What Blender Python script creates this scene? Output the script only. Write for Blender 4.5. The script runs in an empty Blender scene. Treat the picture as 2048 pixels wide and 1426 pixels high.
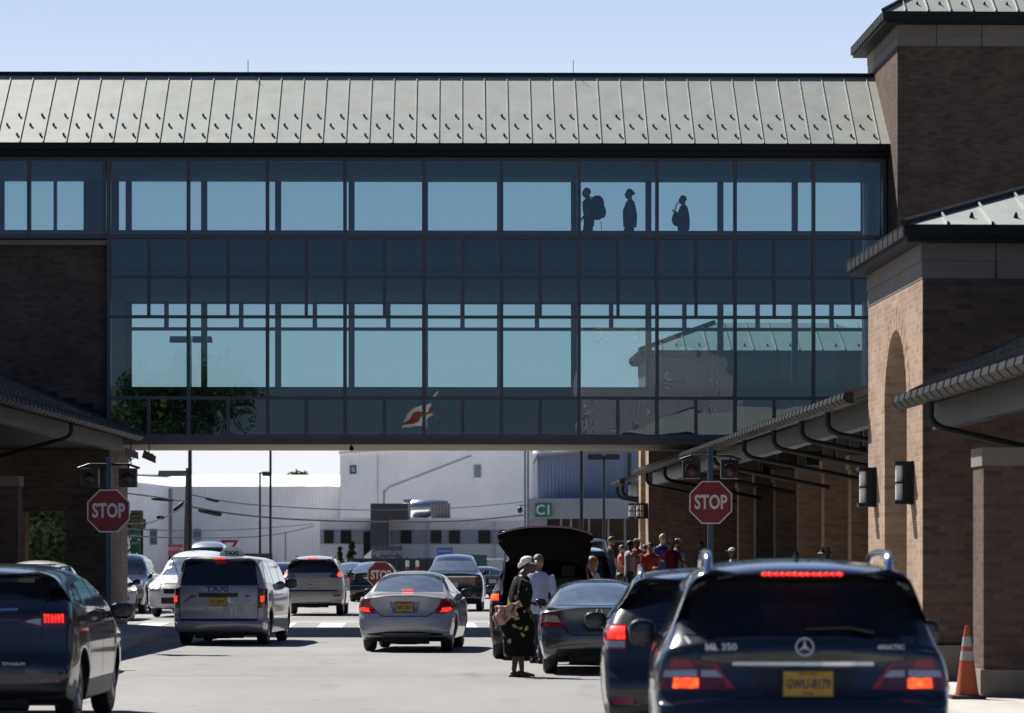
import bpy, bmesh, math, random
from mathutils import Vector, Matrix, noise
from mathutils.bvhtree import BVHTree
R=math.radians; PI=math.pi
random.seed(7)
S=bpy.context.scene; C=S.collection
F=7000.0; CX=1024.0; HY=1112.0; H=1.72
def Wp(px,py,d):
    s=F/d; return Vector(((px-CX)/s,d,H+(HY-py)/s))
class Frame:
    def __init__(f,a): f.a=a; f.s=math.sin(a); f.c=math.cos(a)
    def x(f,px,y):
        t=(px-CX)/F; return y*(f.s+t*f.c)/(f.c-t*f.s)
    def z(f,px,py,y):
        x=f.x(px,y); Y=x*f.s+y*f.c; return H+(HY-py)*Y/F
    def w(f,x,y,z=0): return Vector((x*f.c-y*f.s,x*f.s+y*f.c,z))
FB=Frame(math.atan(104/7000)); FA=Frame(math.atan(224/7000)); F0=Frame(0)
# ---------------- materials
MT={}
def nd(nt,t,**k):
    n=nt.nodes.new(t)
    for a,b in k.items(): setattr(n,a,b)
    return n
def M(name,col,rough=.6,metal=0,var=.12,vs=3,bump=0,bs=20,spec=.5,coat=0,emit=0,ecol=None):
    if name in MT: return MT[name]
    m=bpy.data.materials.new(name); m.use_nodes=True; nt=m.node_tree; b=nt.nodes['Principled BSDF']
    L=nt.links
    b.inputs['Roughness'].default_value=rough; b.inputs['Metallic'].default_value=metal
    b.inputs['Specular IOR Level'].default_value=spec; b.inputs['Coat Weight'].default_value=coat
    b.inputs['Coat Roughness'].default_value=.04
    b.inputs['Base Color'].default_value=(*col,1)
    if var or bump: tc=nd(nt,'ShaderNodeTexCoord')
    if var:
        n=nd(nt,'ShaderNodeTexNoise'); n.inputs['Scale'].default_value=vs; n.inputs['Detail'].default_value=6; n.inputs['Roughness'].default_value=.65
        L.new(tc.outputs['Object'],n.inputs['Vector'])
        r=nd(nt,'ShaderNodeMapRange'); r.inputs[1].default_value=.3; r.inputs[2].default_value=.7
        r.inputs[3].default_value=1-var; r.inputs[4].default_value=1+var
        L.new(n.outputs['Fac'],r.inputs[0])
        v=nd(nt,'ShaderNodeVectorMath',operation='SCALE'); v.inputs[0].default_value=col
        L.new(r.outputs[0],v.inputs['Scale']); L.new(v.outputs[0],b.inputs['Base Color'])
    if bump:
        n=nd(nt,'ShaderNodeTexNoise'); n.inputs['Scale'].default_value=bs; n.inputs['Detail'].default_value=5
        L.new(tc.outputs['Object'],n.inputs['Vector'])
        u=nd(nt,'ShaderNodeBump'); u.inputs['Strength'].default_value=1; u.inputs['Distance'].default_value=bump
        L.new(n.outputs['Fac'],u.inputs['Height']); L.new(u.outputs[0],b.inputs['Normal'])
    if emit:
        b.inputs['Emission Color'].default_value=(*(ecol or col),1); b.inputs['Emission Strength'].default_value=emit
    MT[name]=m; return m
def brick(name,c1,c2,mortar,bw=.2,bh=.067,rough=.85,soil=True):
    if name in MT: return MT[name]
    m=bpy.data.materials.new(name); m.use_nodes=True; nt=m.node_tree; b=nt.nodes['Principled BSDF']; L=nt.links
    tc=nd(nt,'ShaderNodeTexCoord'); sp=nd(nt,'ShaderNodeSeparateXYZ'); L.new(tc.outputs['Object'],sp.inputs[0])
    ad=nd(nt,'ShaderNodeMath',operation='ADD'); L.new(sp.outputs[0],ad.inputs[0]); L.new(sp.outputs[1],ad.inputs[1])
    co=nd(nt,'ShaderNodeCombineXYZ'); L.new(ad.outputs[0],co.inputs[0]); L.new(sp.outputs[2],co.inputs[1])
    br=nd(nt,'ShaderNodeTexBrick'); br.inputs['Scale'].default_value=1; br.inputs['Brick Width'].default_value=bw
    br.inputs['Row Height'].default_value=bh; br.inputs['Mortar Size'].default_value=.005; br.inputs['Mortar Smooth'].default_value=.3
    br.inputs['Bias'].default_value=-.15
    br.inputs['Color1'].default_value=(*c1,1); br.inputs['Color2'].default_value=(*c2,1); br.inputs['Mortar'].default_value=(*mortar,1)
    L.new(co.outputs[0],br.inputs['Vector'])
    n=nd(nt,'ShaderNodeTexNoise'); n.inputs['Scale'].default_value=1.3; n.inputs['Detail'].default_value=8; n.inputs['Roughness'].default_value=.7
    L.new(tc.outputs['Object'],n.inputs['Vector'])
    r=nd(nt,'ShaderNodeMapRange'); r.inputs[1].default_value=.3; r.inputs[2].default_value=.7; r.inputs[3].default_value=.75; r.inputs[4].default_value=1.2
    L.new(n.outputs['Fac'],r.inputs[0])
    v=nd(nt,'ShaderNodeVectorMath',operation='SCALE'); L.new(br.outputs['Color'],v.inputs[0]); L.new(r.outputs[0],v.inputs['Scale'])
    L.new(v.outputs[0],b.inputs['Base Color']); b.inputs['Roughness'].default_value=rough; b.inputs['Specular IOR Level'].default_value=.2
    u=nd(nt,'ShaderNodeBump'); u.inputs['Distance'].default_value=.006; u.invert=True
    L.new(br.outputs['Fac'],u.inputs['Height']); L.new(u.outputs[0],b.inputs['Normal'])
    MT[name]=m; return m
def glass(name,tint,gloss=(.9,.95,1),f0=.06,rough=.0,wav=.0,ws=1.0):
    m=bpy.data.materials.new(name); m.use_nodes=True; nt=m.node_tree; nt.nodes.clear(); L=nt.links
    o=nd(nt,'ShaderNodeOutputMaterial'); t=nd(nt,'ShaderNodeBsdfTransparent'); t.inputs[0].default_value=(*tint,1)
    g=nd(nt,'ShaderNodeBsdfGlossy'); g.inputs[0].default_value=(*gloss,1); g.inputs['Roughness'].default_value=rough
    fr=nd(nt,'ShaderNodeLayerWeight'); fr.inputs[0].default_value=.25
    ma=nd(nt,'ShaderNodeMapRange'); ma.inputs[3].default_value=f0; ma.inputs[4].default_value=.9
    pw=nd(nt,'ShaderNodeMath',operation='POWER'); pw.inputs[1].default_value=3
    L.new(fr.outputs['Facing'],pw.inputs[0]); L.new(pw.outputs[0],ma.inputs[0])
    mx=nd(nt,'ShaderNodeMixShader'); L.new(ma.outputs[0],mx.inputs[0]); L.new(t.outputs[0],mx.inputs[1]); L.new(g.outputs[0],mx.inputs[2]); L.new(mx.outputs[0],o.inputs[0])
    if wav:
        tc=nd(nt,'ShaderNodeTexCoord'); n=nd(nt,'ShaderNodeTexNoise'); n.inputs['Scale'].default_value=ws; n.inputs['Detail'].default_value=1
        L.new(tc.outputs['Object'],n.inputs['Vector']); u=nd(nt,'ShaderNodeBump'); u.inputs['Distance'].default_value=wav
        L.new(n.outputs['Fac'],u.inputs['Height']); L.new(u.outputs[0],g.inputs['Normal'])
    MT[name]=m; return m
# ---------------- mesh builder
class MB:
    def __init__(s): s.v=[]; s.f=[]; s.m=[]; s.mi=0
    def q(s,*p):
        n=len(s.v); s.v+=[tuple(x) for x in p]; s.f.append(tuple(range(n,n+len(p)))); s.m.append(s.mi)
    def box(s,x0,x1,y0,y1,z0,z1,mi=None):
        if mi is not None: s.mi=mi
        n=len(s.v)
        s.v+=[(x,y,z) for z in (z0,z1) for y in (y0,y1) for x in (x0,x1)]
        for f in ((0,2,3,1),(4,5,7,6),(0,1,5,4),(2,6,7,3),(0,4,6,2),(1,3,7,5)):
            s.f.append(tuple(n+i for i in f)); s.m.append(s.mi)
    def prism(s,poly,ax,a,b,mi=None):
        """poly 2D extruded along axis ax from a to b"""
        if mi is not None: s.mi=mi
        n=len(s.v); k=len(poly)
        def P(u,v,w): return {'x':(w,u,v),'y':(u,w,v),'z':(u,v,w)}[ax]
        s.v+=[P(u,v,a) for u,v in poly]+[P(u,v,b) for u,v in poly]
        s.f.append(tuple(range(n,n+k))); s.f.append(tuple(range(n+2*k-1,n+k-1,-1))); s.m+=[s.mi]*2
        for i in range(k):
            j=(i+1)%k; s.f.append((n+i,n+j,n+k+j,n+k+i)); s.m.append(s.mi)
    def tube(s,pts,r,seg=8,mi=None,cap=True):
        if mi is not None: s.mi=mi
        pts=[Vector(p) for p in pts]; n0=len(s.v)
        if not hasattr(r,'__len__'): r=[r]*len(pts)
        up=None
        for i,p in enumerate(pts):
            t=(pts[min(i+1,len(pts)-1)]-pts[max(i-1,0)]).normalized()
            if up is None: up=t.orthogonal().normalized()
            up=(up-t*up.dot(t))
            up=up.normalized() if up.length>1e-5 else t.orthogonal().normalized()
            w=t.cross(up)
            for k in range(seg):
                a=2*PI*k/seg; s.v.append(tuple(p+(up*math.cos(a)+w*math.sin(a))*r[i]))
        for i in range(len(pts)-1):
            for k in range(seg):
                a=n0+i*seg+k; b=n0+i*seg+(k+1)%seg; s.f.append((a,b,b+seg,a+seg)); s.m.append(s.mi)
        if cap:
            s.f.append(tuple(range(n0+seg-1,n0-1,-1))); s.m.append(s.mi)
            e=n0+(len(pts)-1)*seg; s.f.append(tuple(range(e,e+seg))); s.m.append(s.mi)
    def lathe(s,prof,seg=24,ax='z',c=(0,0,0),mi=None,close=False):
        """prof: (r,h)"""
        if mi is not None: s.mi=mi
        n0=len(s.v); k=len(prof)
        for i in range(seg):
            a=2*PI*i/seg; ca,sa=math.cos(a),math.sin(a)
            for r,h in prof:
                p={'z':(r*ca,r*sa,h),'x':(h,r*ca,r*sa),'y':(r*ca,h,r*sa)}[ax]
                s.v.append((p[0]+c[0],p[1]+c[1],p[2]+c[2]))
        for i in range(seg):
            for j in range(k if close else k-1):
                a=n0+i*k+j; b=n0+((i+1)%seg)*k+j; jj=(j+1)%k
                a2=n0+i*k+jj; b2=n0+((i+1)%seg)*k+jj
                s.f.append((a,b,b2,a2)); s.m.append(s.mi)
    def ball(s,c,r,seg=12,mi=None,f=None):
        if mi is not None: s.mi=mi
        if not hasattr(r,'__len__'): r=(r,r,r)
        n0=len(s.v); rings=seg//2+1
        for i in range(rings+1):
            th=PI*i/rings
            for k in range(seg):
                a=2*PI*k/seg; p=Vector((math.sin(th)*math.cos(a)*r[0],math.sin(th)*math.sin(a)*r[1],math.cos(th)*r[2]))
                if f: p=f(p)
                s.v.append((p[0]+c[0],p[1]+c[1],p[2]+c[2]))
        for i in range(rings):
            for k in range(seg):
                a=n0+i*seg+k; b=n0+i*seg+(k+1)%seg; s.f.append((a,a+seg,b+seg,b)); s.m.append(s.mi)
    def shift(s,o): s.v=[(a-o[0],b-o[1],c-o[2]) for a,b,c in s.v]; return s
    def build(s,name,mats,parent=None,org=None,smooth=False,bevel=0,keep=False):
        if org is not None: s.shift(org)
        me=bpy.data.meshes.new(name); me.from_pydata(s.v,[],s.f)
        if not hasattr(mats,'__len__'): mats=[mats]
        for m in mats: me.materials.append(m)
        me.polygons.foreach_set('material_index',s.m); me.update()
        if not keep:
            bm=bmesh.new(); bm.from_mesh(me); bmesh.ops.remove_doubles(bm,verts=bm.verts,dist=1e-5)
            bmesh.ops.dissolve_degenerate(bm,dist=1e-6,edges=bm.edges)
            if bevel: bmesh.ops.bevel(bm,geom=[e for e in bm.edges if len(e.link_faces)==2 and e.calc_face_angle(0)>.5],offset=bevel,segments=2,profile=.7,affect='EDGES')
            bmesh.ops.recalc_face_normals(bm,faces=bm.faces); bm.to_mesh(me); bm.free()
        if smooth:
            me.shade_smooth()
            if smooth is not True: me.set_sharp_from_angle(angle=R(smooth))
        o=bpy.data.objects.new(name,me); C.objects.link(o)
        if parent: o.parent=parent
        return o
def tag(o,label=None,cat=None,group=None,kind=None):
    for k,v in (('label',label),('category',cat),('group',group),('kind',kind)):
        if v: o[k]=v
    return o
def thing(name,label,cat,loc=(0,0,0),rz=0,group=None):
    o=bpy.data.objects.new(name,None); C.objects.link(o); o.location=loc; o.rotation_euler=(0,0,rz); o.empty_display_size=.2
    return tag(o,label,cat,group)
class Th:
    """thing built in a frame's coordinates"""
    def __init__(t,name,label,cat,fr,org,group=None):
        t.org=Vector(org); t.fr=fr; t.o=thing(name,label,cat,fr.w(*org),fr.a,group)
    def part(t,name,mb,mats,parent=None,**k):
        return mb.build(name,mats,parent or t.o,org=t.org,**k)
def text(s,size,name,mat,parent,loc,sx=1,depth=.004,align='CENTER',rot=(PI/2,0,0),bold=0):
    cu=bpy.data.curves.new(name,'FONT'); cu.body=s; cu.size=size; cu.align_x=align; cu.align_y='CENTER'; cu.extrude=depth; cu.offset=bold; cu.resolution_u=3
    t=bpy.data.objects.new(name,cu); C.objects.link(t)
    dg=bpy.context.evaluated_depsgraph_get(); me=bpy.data.meshes.new_from_object(t.evaluated_get(dg)); bpy.data.objects.remove(t)
    me.transform(Matrix.Diagonal((sx,1,1,1))); me.materials.clear(); me.materials.append(mat)
    o=bpy.data.objects.new(name,me); C.objects.link(o); o.parent=parent; o.location=loc; o.rotation_euler=rot
    return o
def struct(name,mb,mat,label=None,**k):
    o=mb.build(name,mat,**k); o['kind']='structure'
    if label: o['label']=label
    return o
# ---------------- camera, sun, sky
cam=bpy.data.cameras.new('camera'); co=bpy.data.objects.new('camera',cam); C.objects.link(co); S.camera=co
co.location=(0,0,H); co.rotation_euler=(R(90),0,0)
cam.sensor_width=36; cam.lens=F/2048*36; cam.shift_y=(HY-713)/2048; cam.clip_end=3000; cam.clip_start=.5
cam.dof.use_dof=True; cam.dof.focus_distance=66; cam.dof.aperture_fstop=3.6
S.view_settings.view_transform='Standard'; S.view_settings.look='None'; S.view_settings.exposure=.88; S.view_settings.gamma=1
sunv=Vector((-.50,.62,0)); cot=.90; sunv=sunv.normalized()*cot; sunv.z=1; sunv.normalize()
el=math.asin(sunv.z)
w=bpy.data.worlds.new('World'); S.world=w; w.use_nodes=True; nt=w.node_tree; bg=nt.nodes['Background']
sk=nd(nt,'ShaderNodeTexSky',sky_type='NISHITA'); sk.sun_disc=False; sk.sun_elevation=el; sk.sun_rotation=math.atan2(sunv.x,sunv.y)
sk.air_density=1.0; sk.dust_density=.6; sk.ozone_density=1.2
tc=nd(nt,'ShaderNodeTexCoord'); sp=nd(nt,'ShaderNodeSeparateXYZ'); nt.links.new(tc.outputs['Generated'],sp.inputs[0])
rm=nd(nt,'ShaderNodeValToRGB'); e=rm.color_ramp.elements; e[0].position=0; e[0].color=(.95,.97,1,1); e[1].position=.30; e[1].color=(.34,.49,.82,1)
for p,c in ((.055,(.87,.90,.965,1)),(.135,(.64,.76,.955,1)),(.165,(.52,.65,.90,1))): k=e.new(p); k.color=c
nt.links.new(sp.outputs[2],rm.inputs[0])
sc=nd(nt,'ShaderNodeVectorMath',operation='SCALE'); sc.inputs['Scale'].default_value=10.8; nt.links.new(rm.outputs[0],sc.inputs[0])
tn=nd(nt,'ShaderNodeMixRGB',blend_type='MULTIPLY'); tn.inputs[0].default_value=1; tn.inputs[2].default_value=(.43,.53,.74,1); nt.links.new(sk.outputs[0],tn.inputs[1])
f1=nd(nt,'ShaderNodeMapRange',interpolation_type='SMOOTHSTEP'); f1.inputs[1].default_value=-.1; f1.inputs[2].default_value=.75; nt.links.new(sp.outputs[1],f1.inputs[0])
f2=nd(nt,'ShaderNodeMapRange',interpolation_type='SMOOTHSTEP'); f2.inputs[1].default_value=.6; f2.inputs[2].default_value=.2; nt.links.new(sp.outputs[2],f2.inputs[0])
fm=nd(nt,'ShaderNodeMath',operation='MULTIPLY'); nt.links.new(f1.outputs[0],fm.inputs[0]); nt.links.new(f2.outputs[0],fm.inputs[1])
mx=nd(nt,'ShaderNodeMixRGB'); nt.links.new(fm.outputs[0],mx.inputs[0]); nt.links.new(tn.outputs[0],mx.inputs[1]); nt.links.new(sc.outputs[0],mx.inputs[2])
nt.links.new(mx.outputs[0],bg.inputs[0]); bg.inputs[1].default_value=.05
sl=bpy.data.lights.new('sun','SUN'); sl.energy=5.0; sl.angle=R(.53); sl.color=(1,.95,.87)
so=bpy.data.objects.new('sun',sl); C.objects.link(so); so.rotation_euler=(-sunv).to_track_quat('-Z','Y').to_euler(); so.location=(0,0,60)
S.cycles.max_bounces=8; S.cycles.transparent_max_bounces=24; S.cycles.use_denoising=True; S.cycles.caustics_reflective=False; S.cycles.caustics_refractive=False
S.cycles.sample_clamp_indirect=6
# ---------------- palette
def deck(name,col,sc=.35,cr=True):
    m=M(name,col,rough=.85,var=0,spec=.25); nt=m.node_tree; b=nt.nodes['Principled BSDF']; L=nt.links
    tc=nd(nt,'ShaderNodeTexCoord')
    n1=nd(nt,'ShaderNodeTexNoise'); n1.inputs['Scale'].default_value=sc; n1.inputs['Detail'].default_value=9; n1.inputs['Roughness'].default_value=.62
    mp=nd(nt,'ShaderNodeMapping'); mp.inputs['Scale'].default_value=(1,.25,1); L.new(tc.outputs['Object'],mp.inputs[0]); L.new(mp.outputs[0],n1.inputs['Vector'])
    n2=nd(nt,'ShaderNodeTexNoise'); n2.inputs['Scale'].default_value=90; n2.inputs['Detail'].default_value=3; L.new(tc.outputs['Object'],n2.inputs['Vector'])
    r1=nd(nt,'ShaderNodeMapRange'); r1.inputs[1].default_value=.3; r1.inputs[2].default_value=.7; r1.inputs[3].default_value=.84; r1.inputs[4].default_value=1.1; L.new(n1.outputs[0],r1.inputs[0])
    r2=nd(nt,'ShaderNodeMapRange'); r2.inputs[1].default_value=.3; r2.inputs[2].default_value=.7; r2.inputs[3].default_value=.84; r2.inputs[4].default_value=1.16; L.new(n2.outputs[0],r2.inputs[0])
    mu=nd(nt,'ShaderNodeMath',operation='MULTIPLY'); L.new(r1.outputs[0],mu.inputs[0]); L.new(r2.outputs[0],mu.inputs[1])
    last=mu.outputs[0]
    if cr:
        vo=nd(nt,'ShaderNodeTexVoronoi',feature='DISTANCE_TO_EDGE'); vo.inputs['Scale'].default_value=.16
        mp2=nd(nt,'ShaderNodeMixRGB'); mp2.inputs[0].default_value=.12; L.new(tc.outputs['Object'],mp2.inputs[1]); L.new(n1.outputs['Color'],mp2.inputs[2]); L.new(mp2.outputs[0],vo.inputs['Vector'])
        rr=nd(nt,'ShaderNodeMapRange'); rr.inputs[1].default_value=.0; rr.inputs[2].default_value=.004; rr.inputs[3].default_value=.7; rr.inputs[4].default_value=1; L.new(vo.outputs['Distance'],rr.inputs[0])
        m2=nd(nt,'ShaderNodeMath',operation='MULTIPLY'); L.new(last,m2.inputs[0]); L.new(rr.outputs[0],m2.inputs[1]); last=m2.outputs[0]
    n3=nd(nt,'ShaderNodeTexNoise'); n3.inputs['Scale'].default_value=.9; n3.inputs['Detail'].default_value=4; mp3=nd(nt,'ShaderNodeMapping'); mp3.inputs['Scale'].default_value=(1.3,.35,1); mp3.inputs['Location'].default_value=(7,3,0); L.new(tc.outputs['Object'],mp3.inputs[0]); L.new(mp3.outputs[0],n3.inputs['Vector'])
    r3=nd(nt,'ShaderNodeMapRange'); r3.inputs[1].default_value=.60; r3.inputs[2].default_value=.74; r3.inputs[3].default_value=1; r3.inputs[4].default_value=.72; L.new(n3.outputs[0],r3.inputs[0])
    v4=nd(nt,'ShaderNodeTexVoronoi'); v4.inputs['Scale'].default_value=1.1; v4.inputs['Randomness'].default_value=1; L.new(tc.outputs['Object'],v4.inputs['Vector'])
    r4=nd(nt,'ShaderNodeMapRange'); r4.inputs[1].default_value=.05; r4.inputs[2].default_value=.11; r4.inputs[3].default_value=.66; r4.inputs[4].default_value=1; L.new(v4.outputs['Distance'],r4.inputs[0])
    m5=nd(nt,'ShaderNodeMath',operation='MULTIPLY'); L.new(r3.outputs[0],m5.inputs[0]); L.new(r4.outputs[0],m5.inputs[1]); m6=nd(nt,'ShaderNodeMath',operation='MULTIPLY'); L.new(m5.outputs[0],m6.inputs[0]); L.new(last,m6.inputs[1]); last=m6.outputs[0]
    v=nd(nt,'ShaderNodeVectorMath',operation='SCALE'); v.inputs[0].default_value=col; L.new(last,v.inputs['Scale']); L.new(v.outputs[0],b.inputs['Base Color'])
    u=nd(nt,'ShaderNodeBump'); u.inputs['Distance'].default_value=.004; L.new(n2.outputs[0],u.inputs['Height']); L.new(u.outputs[0],b.inputs['Normal'])
    return m
asph=deck('asphalt',(.232,.230,.228)); conc=deck('concrete_walk',(.42,.40,.375),1.2); apron=deck('apron_pavement',(.27,.262,.255))
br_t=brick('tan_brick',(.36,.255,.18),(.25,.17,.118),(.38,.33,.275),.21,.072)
br_d=brick('shade_toned_brick',(.125,.083,.064),(.066,.046,.040),(.12,.10,.085),.21,.072)  # darker copy of the tan brick, shade of camera-facing fronts put into colour
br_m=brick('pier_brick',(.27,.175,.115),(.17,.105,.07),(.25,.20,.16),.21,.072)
stone=M('limestone',(.18,.155,.135),.8,var=.12,vs=2,bump=.002)
dark=M('bronze_metal',(.016,.018,.021),.6,.0,var=.15,spec=.15)
mull=M('mullion_metal',(.075,.072,.085),.35,.4,var=.1)
roofm=M('standing_seam_zinc',(.335,.355,.325),.5,.1,var=.12,vs=1.6,bump=.007,bs=1.3)
steel=M('painted_steel',(.15,.16,.16),.5,.1,var=.15)
gutm=M('gutter_metal',(.020,.018,.018),.55,.1,var=.25,spec=.2)
capm=M('grey_fascia',(.05,.053,.052),.5,.2,var=.1)
black=M('black_rubber',(.012,.012,.013),.6,var=.1)
white=M('white_paint',(.78,.78,.76),.5,var=.06)
# ---------------- ground
g=MB(); g.q((-700,-250,0),(700,-250,0),(700,1800,0),(-700,1800,0)); struct('ground',g,M('grassy_soil',(.13,.14,.08),.95,var=.3,vs=.2),'dry ground stretching to the horizon')
def slab(name,pts,z0,z1,mat,label):
    m=MB(); m.prism([FA.w(x,y).to_2d()[:] for x,y in pts],'z',z0,z1); return struct(name,m,mat,label)
m=MB(); m.q(*[FA.w(x,y,.004) for x,y in ((-60,-40),(60,-40),(60,97),(-60,97))]); struct('road',m,asph,'pale worn asphalt roadway in front of the terminal')
m=MB(); m.q(*[(x,y,.008) for x,y in ((-200,97),(200,97),(200,420),(-200,420))]); struct('apron',m,apron,'pale pavement beyond the skybridge')
# left sidewalk with rounded far end
pts=[(-5.05,-30),(-5.05,76)]
pts+=[(-5.05-2.6*(1-math.cos(a)),76+5.5*math.sin(a)) for a in [PI/2*i/8 for i in range(1,9)]]+[(-30,81.6),(-30,-30)]
slab('sidewalk_left',pts,.0,.15,conc,'shaded concrete sidewalk and kerb on the left')
m=MB()
for a,b in ((-30,38),(38,97)):
    za=.15 if a<0 else .15; zb=.15 if b==38 else .53
    P=lambda x,y,z: FA.w(x,y,z)
    p=[P(4.7,a,0),P(40,a,0),P(40,b,0),P(4.7,b,0),P(4.7,a,za),P(40,a,za),P(40,b,zb),P(4.7,b,zb)]
    for f in ((0,1,5,4),(1,2,6,5),(2,3,7,6),(3,0,4,7),(4,5,6,7),(0,3,2,1)): m.q(*[p[i] for i in f])
struct('sidewalk_right',m,conc,'raised concrete walk along the arcade on the right')
def zsw(y): return .15+.38*max(0,y-38)/59
# crosswalk
m=MB(); x=-7.5
k=0
while x<4.4:
    m.q(*[FA.w(a,b,.010) for a,b in ((x,83.2),(x+.62,83.2),(x+.62,89.5),(x,89.5))]); x+=[1.0,1.25,1.0][k%3]; k+=1
struct('crosswalk',m,M('road_paint',(.72,.71,.68),.7,var=.2,vs=6),'white crosswalk bars under the skybridge')
m=MB()
m.q(*[FA.w(a,b,.010) for a,b in ((-7.5,90.6),(4.4,90.6),(4.4,91.1),(-7.5,91.1))]); struct('stop_line',m,MT['road_paint'],'white line painted across the road')
m=MB()
for y in (28,38.2,50.4,60.7,73.5):
    m.q(*[FA.w(a,b,.0085) for a,b in ((-5,y),(4.7,y),(4.7,y+.05),(-5,y+.05))])
for xj in ():
    m.q(*[FA.w(a,b,.0095) for a,b in ((xj,10),(xj+.015,10),(xj+.015,82),(xj,82))])
struct('road_joints',m,M('joint_tar',(.19,.19,.19),.8,var=.3,vs=2),'thin tar filled joints in the roadway')
# ---------------- bridge
Y0=82.35; YB=87.05
def bx(px): return FB.x(px,Y0)
def bz(py): return FB.z(920,py,Y0)
def qx(px): return FB.x(px,YB)
def qz(py): return FB.z(920,py,YB)
BR=Th('skybridge','glass walled two storey skybridge with pale metal roof spanning the road','skybridge',FB,(bx(920),Y0,bz(888)))
mains=[-96,58,210,218,377,535,690,848,1003,1158,1314,1470,1627,1770]
XE=bx(1772)
zt,z1,z2,z3,z4,zb=bz(319),bz(474),bz(554),bz(634),bz(796),bz(874)
m=MB(); hw=.042
for px in (-96,58,218,377,535,690,848,1003,1158,1314,1470,1627,1768):
    lo=z1-.03 if px<200 else zb
    m.box(bx(px)-hw,bx(px)+hw,Y0-.06,Y0+.12,lo,zt)
for px in (209,):m.box(bx(px)-hw,bx(px)+hw,Y0-.058,Y0+.12,z1-.03,zt)
mid=[(a+b)/2 for a,b in zip((218,377,535,690,848,1003,1158,1314,1470,1627),(377,535,690,848,1003,1158,1314,1470,1627,1785))]
for px in mid:
    if px>1765: continue
    m.box(bx(px)-hw*.9,bx(px)+hw*.9,Y0-.05,Y0+.10,z3,z1); m.box(bx(px)-hw*.9,bx(px)+hw*.9,Y0-.05,Y0+.10,zb,z4)
for z,l,hh in ((zt,-300,.045),(z1,-300,.05),(z2,218,.03),(z3,218,.035),(z4,218,.035),(zb,218,.06)):
    m.box(bx(l)-.02,XE,Y0-.045,Y0+.11,z-hh,z+hh)
BR.part('mullion_grid',m,mull)
gl=[glass('tinted_glass',(.435,.575,.63),(.78,.88,1),.10,wav=.0003,ws=1.1),glass('tinted_glass_low',(.46,.62,.64),(.80,.90,1),.115,wav=.0017,ws=1.3)]
def pane(x0,x1,za,zb_,mat,tw):
    m=MB(); n=3; a=random.uniform(-tw,tw); b=random.uniform(-tw,tw)
    cx,cz=(x0+x1)/2,(za+zb_)/2
    f=lambda x,z:(x,Y0+.03+(x-cx)*a+(z-cz)*b,z)
    m.q(f(x0,za),f(x1,za),f(x1,zb_),f(x0,zb_)); BR.part('glass_panel',m,mat,keep=True)
up=[(-96,58),(58,209),(218,377),(377,535),(535,690),(690,848),(848,1003),(1003,1158),(1158,1314),(1314,1470),(1470,1627),(1627,1770)]
for a,b in up: pane(bx(a)+.03,bx(b)-.03,z1,zt,gl[0],.0012)
for (a,b) in up[2:]:
    pane(bx(a)+.03,bx(b)-.03,z4,z3,gl[1],.002); c=(a+b)/2 if b<1700 else 1705
    for (zz0,zz1,q) in ((z2,z1,0),(z3,z2,0),(zb,z4,1)):
        pane(bx(a)+.03,bx(c)-.03,zz0,zz1,gl[q],.002); pane(bx(c)+.03,bx(b)-.03,zz0,zz1,gl[q],.002)
inn=M('dark_interior',(.035,.04,.05),.7,var=.2)
# rear wall with openings
ru0,ru1,rl0,rl1,rt=qz(461),qz(363),qz(774),qz(608),qz(658)
top,bot=qz(330),bz(876)
m=MB()
xa,xb=qx(237),qx(1722); xl=qx(263)
X0=qx(-150)
t0,t1=YB,YB+.15
m.box(X0,XE,t0,t1,ru1,top); m.box(X0,XE,t0,t1,rl1,ru0); m.box(qx(215),XE,t0,t1,bot,rl0)
m.box(qx(167),xa,t0+.001,t1,ru0,ru1); m.box(xb,XE,t0+.001,t1,ru0,ru1); m.box(X0,qx(8),t0+.001,t1,ru0,ru1)
m.box(qx(215),xl,t0+.001,t1,rl0,rl1); m.box(qx(1725),XE,t0+.001,t1,rl0,rl1)
BR.part('rear_wall',m,inn)
m=MB(); bw=.075
bks=[257,408,556,703,850,1000,1148,1297,1441,1590]
for px in bks: m.box(qx(px)-bw,qx(px)+bw,t0+.01,t1+.02,ru0,ru1)
for px in (58,110): m.box(qx(px)-.04,qx(px)+.04,t0+.01,t1+.02,ru0,ru1)
for px in bks[1:]: m.box(qx(px)-bw,qx(px)+bw,t0+.01,t1+.02,rl0,rl1)
for px in [(a+b)/2 for a,b in zip(bks,bks[1:]+[1737])]: m.box(qx(px)-.055,qx(px)+.055,t0+.012,t1+.02,rt,rl1)
m.box(xl,qx(1725),t0+.014,t1+.018,rt-.04,rt+.04)
BR.part('rear_mullion',m,mull)
gr=glass('rear_tinted_glass',(.50,.645,.685),f0=.04)
for a,b in zip([237]+bks,bks+[1722]):
    mm=MB(); mm.q((qx(a),t0+.08,ru0),(qx(b),t0+.08,ru0),(qx(b),t0+.08,ru1),(qx(a),t0+.08,ru1)); BR.part('rear_glass',mm,gr,keep=True)
for a,b in zip([263]+bks[1:],bks[1:]+[1725]):
    mm=MB(); mm.q((qx(a),t0+.08,rl0),(qx(b),t0+.08,rl0),(qx(b),t0+.08,rl1),(qx(a),t0+.08,rl1)); BR.part('rear_glass',mm,gr,keep=True)
mm=MB(); mm.q((qx(8),t0+.08,ru0),(qx(167),t0+.08,ru0),(qx(167),t0+.08,ru1),(qx(8),t0+.08,ru1)); BR.part('rear_glass',mm,gr,keep=True)
UF=8.88  # upper floor
m=MB(); m.box(X0,XE,Y0+.25,YB-.01,UF-.35,UF); m.box(bx(222),XE,Y0+.13,YB-.01,bot-.05,bot+.25); BR.part('floor_slab',m,inn)
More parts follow.
